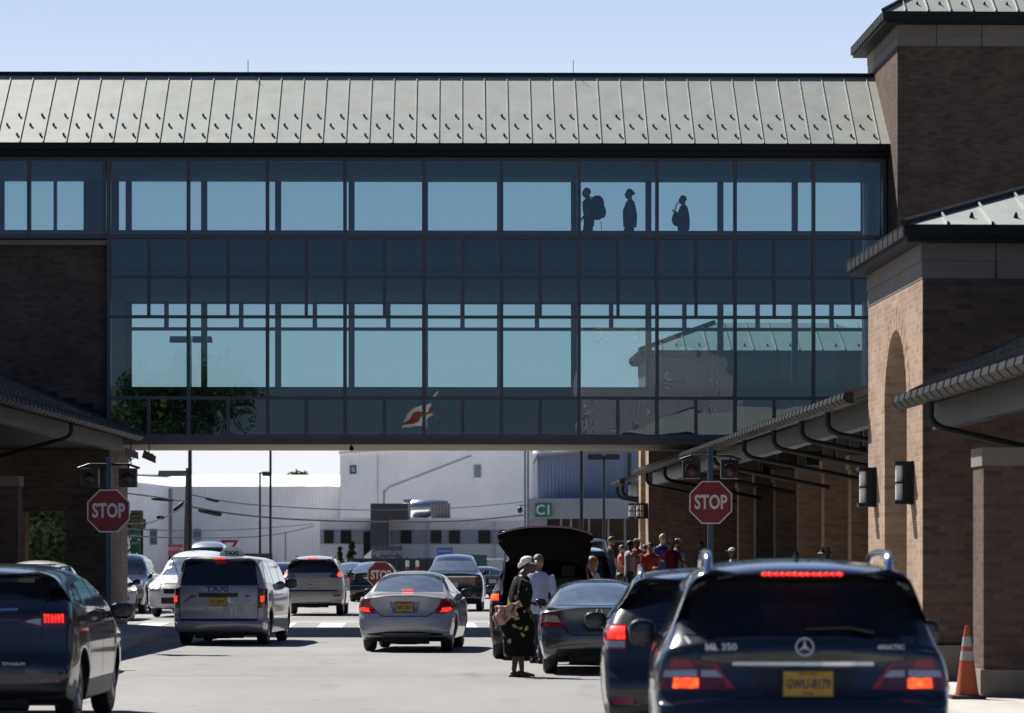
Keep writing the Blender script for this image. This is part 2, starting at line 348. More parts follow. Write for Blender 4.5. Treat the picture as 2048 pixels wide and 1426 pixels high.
m=MB(); m.box(X0,XE,Y0+.13,YB-.01,zt-.02,zt+.2); m.box(bx(222),XE,Y0+.3,YB-.01,rl1+.05,rl1+.25); BR.part('ceiling',m,M('ceiling_panel',(.12,.13,.14),.8))
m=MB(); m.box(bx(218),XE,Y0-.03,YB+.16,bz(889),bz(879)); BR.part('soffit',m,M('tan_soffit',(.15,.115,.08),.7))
m=MB(); ez=bz(291); m.box(X0,XE+.1,Y0-.35,Y0+.02,zt+.05,ez-.05); m.box(X0,XE+.1,Y0-.47,Y0-.352,ez-.16,ez-.01); m.box(X0,XE+.1,YB-.02,YB+.35,zt+.05,ez-.05)
m.box(XE+.003,XE+.24,Y0-.1,YB,bot,zt); BR.part('eave_fascia',m,dark)
# roof with seams and snow guards
m=MB(); ye=Y0-.5; yr=(Y0+YB)/2; zr=FB.z(920,150,yr); x0=X0; x1=XE+.15
m.q((x0,ye,ez),(x1,ye,ez),(x1,yr,zr),(x0,yr,zr)); yb2=YB+.5
m.q((x0,yb2,ez),(x0,yr,zr),(x1,yr,zr),(x1,yb2,ez)); m.q((x0,ye,ez),(x0,yr,zr),(x0,yb2,ez)); m.q((x1,ye,ez),(x1,yb2,ez),(x1,yr,zr))
sl=(zr-ez)/(yr-ye); pit=46.2/85; x=bx(-150)+.1; nrm=Vector((0,-sl,1)).normalized()
def rp(x,t,h=0): return Vector((x,ye+(yr-ye)*t,ez+(zr-ez)*t))+nrm*h
k=0
while x<x1-.05:
    for side in (0,):
        a,b,c,d=rp(x-.012,0),rp(x+.012,0),rp(x+.012,1),rp(x-.012,1)
        A,B,Cc,D=rp(x-.010,0,.022),rp(x+.010,0,.022),rp(x+.010,1,.022),rp(x-.010,1,.022)
        m.q(A,B,Cc,D); m.q(a,A,D,d); m.q(b,c,Cc,B); m.q(a,b,B,A)
    x+=pit
m.box(x0,x1,yr-.09,yr+.09,zr-.04,zr+.05,1)
x=bx(-150)+.1; k=0
while x<x1-.5:
    for dx,t in ((.45,.10),(.17,.24),(.40,.38)):
        xx=x+dx
        if xx<x1-.1:
            p=rp(xx,t); q=[p+Vector((sx*.035,0,0))+Vector((0,ty,sl*ty))+nrm*h for h in (.004,.055) for sx,ty in ((-.4,-.02),(.4,-.02),(.8,.025),(-.8,.025))]
            n=len(m.v); m.v+=[tuple(v) for v in q]
            for f in ((0,1,2,3),(4,5,6,7),(0,1,5,4),(1,2,6,5),(2,3,7,6),(3,0,4,7)): m.f.append(tuple(n+i for i in f)); m.m.append(1)
    x+=pit
BR.part('roof',m,[roofm,dark],keep=True)
# lightning rods
for px in (484,1153):
    m=MB(); X=bx(px); m.tube([(X,yr,zr),(X,yr,zr+.36)],.008,5); BR.part('lightning_rod',m,dark)
m=MB()
# ---------------- left building wall under the bridge
LB=Th('terminal_building','shaded dark brick wall carrying the left end of the skybridge','building',FB,(bx(200),Y0,0))
m=MB(); xr=bx(217.5); zz=bz(481); ya=Y0+.16; o0,o1,oz=bx(42),bx(130),bz(1023)
m.box(bx(-260),o0,ya,ya+.5,0,zz); m.box(o1,xr-.9,ya,ya+.5,0,zz); m.box(o0,o1,ya,ya+.5,oz,zz); m.box(xr-.9,xr,ya,YB-.02,0,bz(889)+.0); m.box(xr-.9,xr-.06,ya,YB-.02,bz(889),zz)
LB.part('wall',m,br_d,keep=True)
m=MB(); m.box(bx(-260),xr,Y0-.02,ya-.002,bz(491),zz-.003); LB.part('stone_band',m,stone)
m=MB()
for i,(a,b,t) in enumerate(((35,75,772),(77,112,784),(113,148,796),(150,184,807),(185,214,818))): m.box(bx(a),bx(b),ya-.05,ya-.002,bz(t+42),bz(t))
LB.part('step_flashing',m,dark)
m=MB(); m.box(o0-.02,o0+.09,Y0+.05,ya+.6,0,oz); LB.part('door_jamb',m,br_m,keep=True)
# wall base of stone
m=MB(); m.box(o1,xr+.02,ya-.03,ya-.002,0.15,.75); LB.part('stone_base',m,stone)
# ---------------- towers (arcade frame)
def tower(name,label,px,y0,y1,zbrick,zst,width,ov,pitch,arch=None,mats=(br_t,br_d),seam=.5,zbase=.0,wid=.6):
    xw=FA.x(px,y0); T=Th(name,label,'tower',FA,(xw+width/2,y0,zbase)); x1=xw+width
    m=MB()
    if arch:
        ac,ar,zs=arch
        poly=[(y0+.0,zbase),(y0,zbrick),(y1,zbrick),(y1,zbase),(ac+ar,zbase)]
        poly+=[(ac+ar*math.cos(a),zs+ar*math.sin(a)) for a in [PI*i/24 for i in range(25)]]+[(ac-ar,zbase)]
        m.prism(poly,'x',xw,xw+wid)
        m.box(xw+wid,x1,y0,y0+.4,zbase,zbrick); m.box(xw+wid,x1,y1-.4,y1,zbase,zbrick); m.box(x1-.4,x1,y0+.4,y1-.4,zbase,zbrick)
    else: m.box(xw,x1,y0,y1,zbase,zbrick)
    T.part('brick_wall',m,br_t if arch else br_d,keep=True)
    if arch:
        m=MB(); m.box(xw+.004,x1,y0-.012,y0-.001,zbase,zbrick-.001); T.part('front_shade_facing',m,br_d,keep=True)  # dark skin over the tan wall, front's shade painted in
    if arch:
        m=MB(); n=15; r1=ar+.28
        for i in range(n):
            a,b=PI*i/n+.012,PI*(i+1)/n-.012
            P=lambda r,t:(ac+r*math.cos(t),zs+r*math.sin(t))
            pl=[P(ar+.002,a),P(r1,a),P(r1,b),P(ar+.002,b)]; m.prism(pl,'x',xw-.004,xw+.05)
        T.part('arch_voussoirs',m,br_t,keep=True)
    m=MB(); hm=(zst-zbrick)/2; k=.006
    for a,b,e in ((zbrick,zbrick+hm-.006,k),(zbrick+hm+.006,zst,k+.012)):
        x=xw-e
        m.box(xw-e,x1+e,y0-e,y1+e,a,b)
    m.box(xw,x1,y0,y1,zbrick+hm-.01,zbrick+hm+.01)
    # joint lines on the front
    T.part('stone_frieze',m,stone,keep=True)
    m=MB(); x=xw+.9; j=0
    while x<x1: m.box(x,x+.01,y0-.024,y0-.013,zbrick,zst); x+=1.05
    T.part('stone_joints',m,dark)
    m=MB(); zo=zst; h=.28*ov/.4+.08
    m.box(xw-ov,x1+ov,y0-ov,y1+ov,zo,zo+.07); m.box(xw-ov-.05,x1+ov+.05,y0-ov-.05,y1+ov+.05,zo+.07,zo+.07+h*.6)
    # bracket ribs on gutter
    y=y0-ov
    while y<y1+ov: m.box(xw-ov-.058,xw-ov-.05,y,y+.04,zo+.06,zo+.07+h*.6); y+=.45
    T.part('eave',m,dark)
    zr=zo+.07+h*.6; e=ov+.06; cxm=(y1-y0)/2+e; rise=pitch*cxm
    A,B_,Cc,D=(xw-e,y0-e,zr),(x1+e,y0-e,zr),(x1+e,y1+e,zr),(xw-e,y1+e,zr)
    U=(xw-e+cxm,y0-e+cxm,zr+rise); V=(x1+e-cxm,y0-e+cxm,zr+rise)
    if V[0]<U[0]: V=(U[0]+.01,U[1],U[2])
    m=MB(); m.q(A,B_,V,U); m.q(B_,Cc,V); m.q(Cc,D,U,V); m.q(D,A,U); m.q(A,D,Cc,B_)
    n=Vector((0,-pitch,1)).normalized(); x=xw-e+seam
    while x<x1+e:
        t=min(1,(x-(xw-e))/cxm); p0=Vector((x,y0-e,zr)); p1=Vector((x,y0-e+cxm*t,zr+rise*t))
        for s in (-1,1): m.q(p0+Vector((s*.012,0,0)),p0+Vector((s*.012,0,0))+n*.04,p1+Vector((s*.012,0,0))+n*.04,p1+Vector((s*.012,0,0)))
        m.q(p0+Vector((-.012,0,0))+n*.04,p0+Vector((.012,0,0))+n*.04,p1+Vector((.012,0,0))+n*.04,p1+Vector((-.012,0,0))+n*.04)
        if t>.25:
            p=Vector((x-.2,y0-e+.35,zr+pitch*.35)); m.mi=1; m.tube([p,p+n*.07],[.035,.012],5); m.mi=0
        x+=seam
    m.mi=1; m.tube([Vector(A)+Vector((0,0,.02)),Vector(U)+Vector((0,0,.03))],.05,6); m.mi=0
    T.part('hipped_roof',m,[roofm,dark],keep=True)
    return T,xw
zt1=FA.z(1900,92,80.5); zt2=FA.z(1900,50,80.5)
tower('brick_tower','tall dark brick tower at the right end of the skybridge',1795,80.5,85.6,zt1,zt2,14,.33,.62,seam=.52)
zl1=FA.z(1900,557,43); zl2=FA.z(1900,487,43)
T2,xw2=tower('arched_brick_tower','nearest brick tower with a tall arch in its sunlit side',1845,43.0,48.0,zl1,zl2,9,.22,.33,arch=(45.35,1.02,FA.z(1795,815,45)),seam=.55,zbase=.15)
T3,xw3=tower('arched_brick_tower','small distant brick tower with narrow arch beyond the skybridge',1297,91.6,95.4,6.3,6.9,7,.2,.4,arch=(93.6,.95,4.15),seam=.6,zbase=.3)
m=MB(); m.box(xw2+.62,xw2+9,42.93,42.998,.15,.62); m.box(xw2-.02,xw2+.62,42.9,42.998,.15,.62); T2.part('stone_base',m,stone)
def sconce(y,xw,z0,z1,lab,d=.22):
    L=Th('wall_lamp',lab,'wall lamp',FA,(xw,y,z0),'box lamps on the brick towers'); m=MB()
    m.box(xw-.02,xw-.002,y-.14,y+.14,z0-.05,z1+.05); m.box(xw-d-.02,xw-.02,y-.15,y+.15,z0-.045,z0); m.box(xw-d-.02,xw-.02,y-.15,y+.15,z1,z1+.045)
    m.box(xw-.12,xw-.02,y-.14,y+.14,z0,z1); m.box(xw-d,xw-.02,y-.12,y+.12,(z0+z1)/2-.012,(z0+z1)/2+.012)
    L.part('lamp_frame',m,dark)
    m=MB(); m.lathe([(0,z0+.01),(.05,z0+.01),(.05,z1-.01),(0,z1-.01)],12,c=(xw-d+.055,y,0)); L.part('lamp_tube',m,M('frosted_tube',(.9,.92,.9),.35,var=0),smooth=40)
sconce(43.85,xw2,FA.z(1820,1001,43.8),FA.z(1820,930,43.8),'black box lamp on the near tower, left of the brick corner')
sconce(47.3,xw2,FA.z(1750,1007,47.3),FA.z(1750,942,47.3),'black box lamp on the near tower, beyond its arch')
sconce(91.9,xw3,FA.z(1293,1034,92),FA.z(1293,1010,92),'tiny black box lamp at the near edge of the distant tower',.3)
sconce(95.0,xw3,FA.z(1280,1034,95),FA.z(1280,1010,95),'tiny black box lamp at the far edge of the distant tower',.3)
# ---------------- canopies
def canopy(name,label,fr,xg,y0,y1,zg,sgn,slope,width,beamz=.42,ds=(),dsx=2.3,dsz=.42,posts=(),ptop=3.4,seam=.5,guards=True,fasc=None):
    """sgn +1: roof rises towards +x"""
    T=Th(name,label,'canopy',fr,(xg,y0,0)); m=MB(); tn=math.tan(R(slope)); n=Vector((-sgn*tn,0,1)).normalized()
    def P(u,y,h=0): return Vector((xg+sgn*u,y,zg+u*tn))+n*h
    m.q(P(0,y0,.0),P(width,y0,0),P(width,y1,0),P(0,y1,0)); m.q(P(0,y0,-.08),P(width,y0,-.08),P(width,y1,-.08),P(0,y1,-.08))
    for y in (y0,y1): m.q(P(0,y,-.08),P(0,y,0),P(width,y,0),P(width,y,-.08))
    m.q(P(0,y0,-.08),P(0,y1,-.08),P(0,y1,0),P(0,y0,0))
    y=y0+.3
    while y<y1:
        for s in (-.012,.012): m.q(P(0,y+s),P(0,y+s,.045),P(width,y+s,.045),P(width,y+s))
        m.q(P(0,y-.012,.045),P(0,y+.012,.045),P(width,y+.012,.045),P(width,y-.012,.045))
        if guards:
            for u in (.5,.95):
                p=P(u,y+.25); m.mi=1; m.tube([p,p+n*.06],[.022,.010],5); m.mi=0
        y+=seam
    T.part('metal_roof',m,[fasc or roofm,dark],keep=True)
    m=MB(); pr=[(-.02,0),(-.13,-.01),(-.15,-.09),(-.08,-.16),(.0,-.17),(.0,0)]
    m.prism([(xg+sgn*a,zg+b) for a,b in pr],'y',y0-.05,y1+.05)
    y=y0+.2
    while y<y1: m.prism([(xg+sgn*(a*1.05-.004),zg+b*1.04+.004) for a,b in pr],'y',y,y+.03,1); y+=.5
    T.part('gutter',m,[gutm,dark])
    m=MB(); m.box(min(xg+sgn*.35,xg+sgn*.55),max(xg+sgn*.35,xg+sgn*.55),y0+.02,y1-.02,zg-beamz,zg-.1); T.part('edge_beam',m,capm)
    for y in ds:
        m=MB(); x=lambda u: xg+sgn*u
        m.tube([(x(.0),y,zg-.12),(x(.0),y,zg-.34),(x(.04),y,zg-.42),(x(.14),y,zg-.48),(x(dsx),y,zg-.48-dsz)],.042,8); T.part('downspout',m,gutm,smooth=40)
    for y,u in posts:
        m=MB(); X=xg+sgn*u; m.box(X-.11,X+.11,y-.08,y+.08,ptop,zg-beamz+.1+ (u>.6)*(u*tn+beamz-.2)); T.part('post',m,steel)
    return T
zc=3.985
piers=[57.0,61.3,65.7,69.9,74.3,79.0,83.4,87.6]
CT=canopy('arcade_canopy','long canopy with dark gutter between the near tower and the distant one',FA,6.25,48.15,91.3,zc,1,15.5,6.2,ds=(51,54.3,58.4,63.4,69.5,75.5,82.5,88.5),posts=[(p+.3,2.9) for p in piers]+[(p+2.4,2.9) for p in piers[:4]],ptop=3.5,fasc=M('weathered_zinc',(.10,.105,.11),.4,.4,var=.25,vs=2))
zn=1.72+.297*6.18+.13
canopy('arcade_canopy','nearest canopy roof with snow guards at the right edge',FA,6.18,20,43.0-.25,zn,1,26,5,ds=(40.6,),dsx=2.9,dsz=.62,posts=[(37.2,3.5),(30,3.5)],ptop=2.9,fasc=M('dark_zinc',(.045,.048,.052),.35,.5,var=.25,vs=3))
canopy('arcade_canopy','short canopy end beyond the distant tower',FA,6.15,95.7,99.5,zc-.15,1,15,5,ds=(96.6,98.9),fasc=MT['weathered_zinc'])
FL=Frame(-math.atan(.33/18.2)); xg=FL.x(262,80); zg=FL.z(262,868,80)
CL=canopy('arcade_canopy','canopy roof against the dark brick wall on the left',FL,xg,38,81.2,zg+.06,-1,23,5,ds=(60.5,70.5),dsx=1.6,dsz=.4,posts=[(60,3.3),(71,3.3)],ptop=0.15,fasc=MT['dark_zinc'])
m=MB(); m.box(xg-15,xg-.6,37,82.2,zg-.30,zg-.22); CL.part('sky_blocker_panel',m,dark)  # added flat panel, keeps sky light out from under the left canopy
# piers
for i,y in enumerate(piers):
    zp=3.62+.004*(y-65); T=Th('brick_pier',['brick pier half hidden behind the near arched tower','brick pier just left of the near arched tower','brick pier with a pale edge behind the black sport utility roof','third brick pier left of the near tower','fourth brick pier left of the near tower','brick pier just right of the right hand stop sign','brick pier behind the right hand stop sign post','farthest brick pier before the distant tower'][i],'pier',FA,(10,y,0),'brick piers along the arcade')
    m=MB(); m.box(8.5,10.9,y,y+.52,zsw(y)-.05,zp-.28); T.part('brick_shaft',m,br_m,keep=True)
    m=MB(); m.box(8.46,10.94,y-.03,y+.55,zp-.28,zp); T.part('stone_cap',m,stone)
    if i%2==0:
        m=MB(); m.box(8.75,8.9,y+.9,y+1.05,zsw(y)-.05,zp+.2); T.part('steel_post',m,capm)
y=38.6; xp=FA.x(1964,y); zc2=FA.z(1990,895,y)
T=Th('brick_pier','nearest brick pier with stone cap and base beside the cone','pier',FA,(xp+1.2,y,.15),'brick piers along the arcade')
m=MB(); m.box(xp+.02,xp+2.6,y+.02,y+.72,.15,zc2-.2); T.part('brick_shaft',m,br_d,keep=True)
m=MB(); m.box(xp,xp+2.62,y,y+.75,zc2-.2,zc2); T.part('stone_cap',m,stone)
m=MB(); m.box(xp-.02,xp+2.64,y-.02,y+.77,.14,.46); T.part('stone_base',m,stone)
# arcade back wall
T=Th('arcade_building','dark brick terminal wall behind the arcade piers','building',FA,(12.3,48,0))
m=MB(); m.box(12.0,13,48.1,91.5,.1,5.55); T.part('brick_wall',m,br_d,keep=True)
m=MB()
for y in (59,67.5,72,81): m.box(11.9,11.998,y,y+2.2,.3,2.9)
T.part('glass_door',m,M('dark_glass',(.01,.012,.015),.08,var=0))
# left pier
y=70.; xp=F0.x(36,y)
T=Th('brick_pier','dark brick pier under the left canopy','pier',F0,(xp-1,y,.15),'brick piers along the arcade')
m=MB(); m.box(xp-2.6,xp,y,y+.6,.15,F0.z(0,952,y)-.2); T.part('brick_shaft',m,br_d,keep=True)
m=MB(); m.box(xp-2.63,xp+.03,y-.03,y+.63,F0.z(0,952,y)-.2,F0.z(0,952,y)); T.part('stone_cap',m,stone)
# ================= vehicles =================
def lerp(tab,v):
    if v<=tab[0][0]: return tab[0][1]
    for (a,b),(c,d) in zip(tab,tab[1:]):
        if v<=c:
            t=(v-a)/(c-a); return b+(d-b)*t
    return tab[-1][1]
def smtab(tab):
    # smooth piecewise table by box averaging
    lo,hi=tab[0][0],tab[-1][0]; n=60; xs=[lo+(hi-lo)*i/n for i in range(n+1)]; ys=[lerp(tab,x) for x in xs]
    for _ in range(2): ys=[(ys[max(i-1,0)]+2*ys[i]+ys[min(i+1,n)])/4 for i in range(n+1)]
    return list(zip(xs,ys))
def chaikin(p,n=2):
    for _ in range(n):
        q=[p[0]]
        for a,b in zip(p,p[1:]):
            q+=[(a[0]*.75+b[0]*.25,a[1]*.75+b[1]*.25),(a[0]*.25+b[0]*.75,a[1]*.25+b[1]*.75)]
        p=q+[p[-1]]
    return p
def resample(p,step):
    out=[p[0]]
    for a,b in zip(p,p[1:]):
        d=math.dist(a,b); k=max(1,int(round(d/step)))
        out+=[(a[0]+(b[0]-a[0])*i/k,a[1]+(b[1]-a[1])*i/k) for i in range(1,k+1)]
    return out
def paint(name,col,metal=.35,rough=.28,coat=1):
    m=M(name,col,rough=rough,metal=metal,var=.06,vs=1.5,coat=coat)
    return m
cglass=M('car_glass',(.012,.016,.022),.05,var=0,spec=.6)
cglass_l=M('car_glass_sky',(.11,.135,.165),.05,var=.3,vs=5,spec=1.0,coat=1)  # pale base colour imitates sky mirrored in the raked windows
MT['car_glass_sky'].node_tree.nodes['Principled BSDF'].inputs['IOR'].default_value=1.9
trim=M('black_trim',(.012,.012,.013),.45,var=.1)
chrome=M('chrome',(.75,.76,.78),.12,1.0,var=0)
redl=M('red_lens',(.30,.006,.008),.08,var=0,coat=1)
dredl=M('dark_red_lens',(.09,.004,.006),.1,var=0,coat=1)
clear=M('clear_lens',(.42,.42,.44),.12,.3,var=.2,vs=30,coat=1)
def lit(name,col,st):
    m=M(name,col,.3,var=0,emit=st,ecol=col); nt=m.node_tree; b=nt.nodes['Principled BSDF']; L=nt.links
    tc=nd(nt,'ShaderNodeTexCoord'); vo=nd(nt,'ShaderNodeTexVoronoi'); vo.inputs['Scale'].default_value=18; L.new(tc.outputs['Object'],vo.inputs['Vector'])
    r=nd(nt,'ShaderNodeMapRange'); r.inputs[1].default_value=0; r.inputs[2].default_value=.6; r.inputs[3].default_value=st*1.4; r.inputs[4].default_value=st*.45
    L.new(vo.outputs['Distance'],r.inputs[0]); L.new(r.outputs[0],b.inputs['Emission Strength']); return m
litr=lit('brake_light_red',(1,.035,.02),1.0); lito=lit('brake_light_orange',(1,.085,.018),1.3); lith=lit('headlight_glow',(1,.88,.62),3)
rim=M('alloy_rim',(.33,.34,.36),.3,.8,var=.1)
platem=M('plate_amber',(.40,.23,.018),.45,var=.1,vs=20); platew=M('plate_white',(.35,.36,.42),.45,var=.1)
blue_t=M('plate_ink',(.03,.03,.06),.5,var=0)
class Car:
    def __init__(s,name,label,cat,px,d,yaw,sp,group='vehicles at the drop off kerb',x=None):
        s.sp=sp; X=(px-CX)*d/F if x is None else x
        s.o=thing(name,label,cat,(X,d,0.004 if d<96 else .008),R(yaw),group); s.body()
    def part(s,name,mb,mats,parent=None,**k): return mb.build(name,mats,parent or s.o,**k)
    def body(s):
        sp=s.sp; L=sp['L']; HWt=smtab(sp['hw']); plan=smtab(sp.get('plan',[(0,.93),(.5,.985),(1.2,1),(L-1.2,1),(L-.4,.95),(L,.86)]))
        top=resample(chaikin(sp['top']),.055)
        rw=sp['rw']; ra=rw+.055; zs=sp.get('sill',.24); ar,af=sp['ax']
        p0=top[-1]; b=[(p0[0],p0[1])]
        def arc(c): 
            a0=math.asin((zs-rw)/ra); n=14
            return [(c-ra*math.cos(PI-(PI+2*0)*0) if 0 else c+ra*math.cos(a),rw+ra*math.sin(a)) for a in [a0+(PI-2*a0)*i/n for i in range(n+1)]]
        b+=[(af+ra+.02,zs)] if p0[1]!=zs or 1 else []
        b+=arc(af); b+=arc(ar); b+=[top[0]]
        bot=resample(b,.09)[1:-1]
        N1=len(top); pts=top+bot; N=len(pts); isb=[i>=N1 for i in range(N)]
        def W(y,z): return lerp(HWt,z)*lerp(plan,y)
        crR,crT,crF=sp.get('crown',(.09,.045,.2)); zm=sp.get('zm',.84); rr=sp.get('r',.10)
        nr=[]
        for i in range(N):
            a=pts[i-1]; c=pts[(i+1)%N]; t=(c[0]-a[0],c[1]-a[1]); l=math.hypot(*t) or 1; nr.append((-t[1]/l,t[0]/l))
        for _ in range(3): nr=[((nr[i-1][0]+nr[i][0]*2+nr[(i+1)%N][0])/4,(nr[i-1][1]+nr[i][1]*2+nr[(i+1)%N][1])/4) for i in range(N)]
        nt=[]
        for i in range(N):
            a,b_=nr[i]; l=math.hypot(a,b_) or 1; nt.append((a/l,b_/l))
        U=[-1,-.97,-.92,-.84,-.72,-.55,-.36,-.18,0,.18,.36,.55,.72,.84,.92,.97,1]
        Q=[.04,.09,.16,.25,.37,.52,.7,.86,1]
        V=[];rows=[]
        mb=MB()
        for i,(y,z) in enumerate(pts):
            n=nt[i]
            if isb[i]: cr=0; r=.03
            else:
                cr=crR*max(0,-n[0])**1.5+crT*max(0,n[1])+crF*max(0,n[0])**2; r=rr if i>3 else .05
                if z<.45: r=min(r,.06)
            e=(y-n[0]*cr,z-n[1]*cr); we=W(*e)-r
            row=[]
            for u in U:
                k=cr*abs(u)**2.3; row.append((u*we,y-n[0]*k,z-n[1]*k))
            c=(min(max(e[0],.62),L-.75),zm); D=math.dist(c,e)
            side=[]
            for q in Q:
                p=(e[0]+(c[0]-e[0])*q,e[1]+(c[1]-e[1])*q); dd=min(1,D*q/r); side.append((W(*p)-r*(1-math.sqrt(max(0,1-(1-dd)**2))),p[0],p[1]))
            full=[(-x,a,b_) for x,a,b_ in side[::-1]]+row+side; rows.append(full)
        K=len(rows[0]); mb.v=[v for r_ in rows for v in r_]
        cl=sp.get('clad',0)
        hole=sp.get('hole')
        nq=len(Q)
        for i in range(N):
            j=(i+1)%N
            for k in range(K-1):
                f=(i*K+k,i*K+k+1,j*K+k+1,j*K+k)
                cc=[sum(mb.v[t][a] for t in f)/4 for a in range(3)]
                if hole and cc[1]<hole[4] and hole[0]<cc[0]<hole[1] and hole[2]<cc[2]<hole[3]: continue
                strip= nq<=k<nq+len(U)-1
                mi=0
                if (isb[i] and isb[j] and strip) or cc[2]<cl: mi=1
                mb.f.append(f); mb.m.append(mi)
        s.b=s.part('body',mb,[sp['paint'],trim],smooth=38)
        s.b.data.validate()
        bm=bmesh.new(); bm.from_mesh(s.b.data); s.bvh=BVHTree.FromBMesh(bm); bm.free()
        # underbody
        m=MB(); wv=sp['hw'][0][1]*.86; m.box(-wv,wv,.5,L-.5,zs-.02,zs+.2); m.box(-.18,.18,.35,L-1,zs-.07,zs-.02); m.tube([(-.62*wv,.25,zs+.04),(.62*wv,.25,zs+.04)],.1,8); m.tube([(-wv*1.02,ar,rw),(wv*1.02,ar,rw)],.06,8)
        s.part('underbody',m,black)
        if hole:
            m=MB(); a,b_,c,d,e=hole; m.box(a,b_,.1,2.2,c-.02,d+.02)
            mm=MB(); mm.v=m.v; mm.f=[f for q,f in enumerate(m.f) if q!=2]; mm.m=[0]*5; s.part('cargo_bay',mm,M('cargo_liner',(.008,.008,.009),.8),keep=True)
            m=MB(); m.box(a+.1,b_-.1,1.6,1.8,c,c+.55); m.box(a+.2,a+.45,1.6,1.75,c+.55,c+.75); m.box(b_-.45,b_-.2,1.6,1.75,c+.55,c+.75); s.part('rear_seat',m,trim,bevel=.03)
        for sx in (-1,1):
            for ya in (ar,af): s.wheel(sx,ya,rw,W(ya,rw))
    def wheel(s,sx,ya,rw,wx):
        wd=.21; xo=wx-.03; m=MB(); rr=rw*.66; h=wd/2; c=(sx*(xo-h),ya,rw)
        m.lathe([(rr,-h*.9),(rr+.03,-h),(rw-.05,-h),(rw-.012,-h*.8),(rw,-h*.5),(rw,h*.5),(rw-.012,h*.8),(rw-.05,h),(rr+.03,h),(rr,h*.9)],32,'x',c,close=True)
        w=s.part('wheel',m,black,smooth=30)
        m=MB(); o=sx*h; m.lathe([(0,o*.55),(rr*.2,o*.6),(rr*.22,o*.5),(rr*.8,o*.35),(rr*.9,o*.3),(rr*.94,o*.92),(rr,o*.95),(rr,-o*.9)],32,'x',c)
        n=s.sp.get('spokes',5)
        for k in range(n):
            a=2*PI*k/n+.3
            for da in (-.13,.13):
                p=[(c[0]+o*.62,c[1]+rr*.15*math.cos(a),c[2]+rr*.15*math.sin(a)),(c[0]+o*.86,c[1]+rr*.93*math.cos(a+da),c[2]+rr*.93*math.sin(a+da))]
                m.tube(p,[.035,.022],5)
        r=m.build('rim',rim,w,smooth=35); return w
    def proj(s,h,z,phi,off,piv=(0,0),fb=None):
        d=Vector((-math.sin(phi),math.cos(phi),0)); hv=Vector((math.cos(phi),math.sin(phi),0))
        o=Vector((piv[0],piv[1],0))+hv*h+Vector((0,0,z))-d*6
        hit,n,_,_2=s.bvh.ray_cast(o,d)
        if hit is None: return None,None,d
        if n.dot(d)>0: n=-n
        return hit+n*off,n,d
    def patch(s,name,poly,mat,phi=0,off=.004,piv=(0,0),g=.05,parent=None,th=.006,sym=False,nx=0):
        """poly in (h,z) seen along direction phi (radians; 0=from the rear)"""
        if sym:
            s.patch(name,poly,mat,phi,off,piv,g,parent,th)
            return s.patch(name,[(-a,b) for a,b in poly],mat,-phi,off,(-piv[0],piv[1]),g,parent,th)
        bm=bmesh.new(); vs=[bm.verts.new((a,b,0)) for a,b in poly]; bm.faces.new(vs)
        xs=[p[0] for p in poly]; zs=[p[1] for p in poly]
        for lo,hi,nn in ((min(xs),max(xs),(1,0,0)),(min(zs),max(zs),(0,1,0))):
            k=math.ceil(lo/g+1e-6)
            while k*g<hi-1e-4:
                co_=(k*g,0,0) if nn[0] else (0,k*g,0)
                bmesh.ops.bisect_plane(bm,geom=bm.verts[:]+bm.edges[:]+bm.faces[:],plane_co=co_,plane_no=nn); k+=1
        good=True; dd=None; miss=[]
        for v in bm.verts:
            p,n,d=s.proj(v.co.x,v.co.y,phi,off,piv)
            if p is None: miss.append(v); continue
            v.co=p
        bmesh.ops.delete(bm,geom=miss,context='VERTS')
        d=Vector((-math.sin(phi),math.cos(phi),0))
        ed=[e for e in bm.edges if len(e.link_faces)==1]
        if ed:
            r=bmesh.ops.extrude_edge_only(bm,edges=ed)
            for v in [x for x in r['geom'] if isinstance(x,bmesh.types.BMVert)]: v.co+=d*th
        bmesh.ops.recalc_face_normals(bm,faces=bm.faces)
        me=bpy.data.meshes.new(name); bm.to_mesh(me); bm.free(); me.materials.append(mat); me.shade_smooth(); me.set_sharp_from_angle(angle=R(40))
        o=bpy.data.objects.new(name,me); C.objects.link(o); o.parent=parent or s.o; return o
    def side(s,name,poly,mat,sx,off=.004,**k):
        """poly in (y,z) on side sx"""
        # phi=+90: direction (-1,0,0) from +x ; h axis=(0,1,0)
        if sx>0: return s.patch(name,poly,mat,PI/2,off,**k)
        return s.patch(name,[(-a,b) for a,b in poly],mat,-PI/2,off,**k)
    def seam(s,name,lines,phi=0,w=.009,off=.0025,mat=None,piv=(0,0)):
        m=MB()
        for ln in lines:
            ln=resample(ln,.05); P=[]
            for h,z in ln:
                p,n,d=s.proj(h,z,phi,off,piv)
                P.append((p,n))
            for (a,na),(b,nb) in zip(P,P[1:]):
                if a is None or b is None or (b-a).length>.25 or (b-a).length<1e-5: continue
                t=(b-a).cross(na).normalized()*w; m.q(a-t,a+t,b+t,b-t)
        if m.v: return s.part(name,m,mat or trim,keep=True)
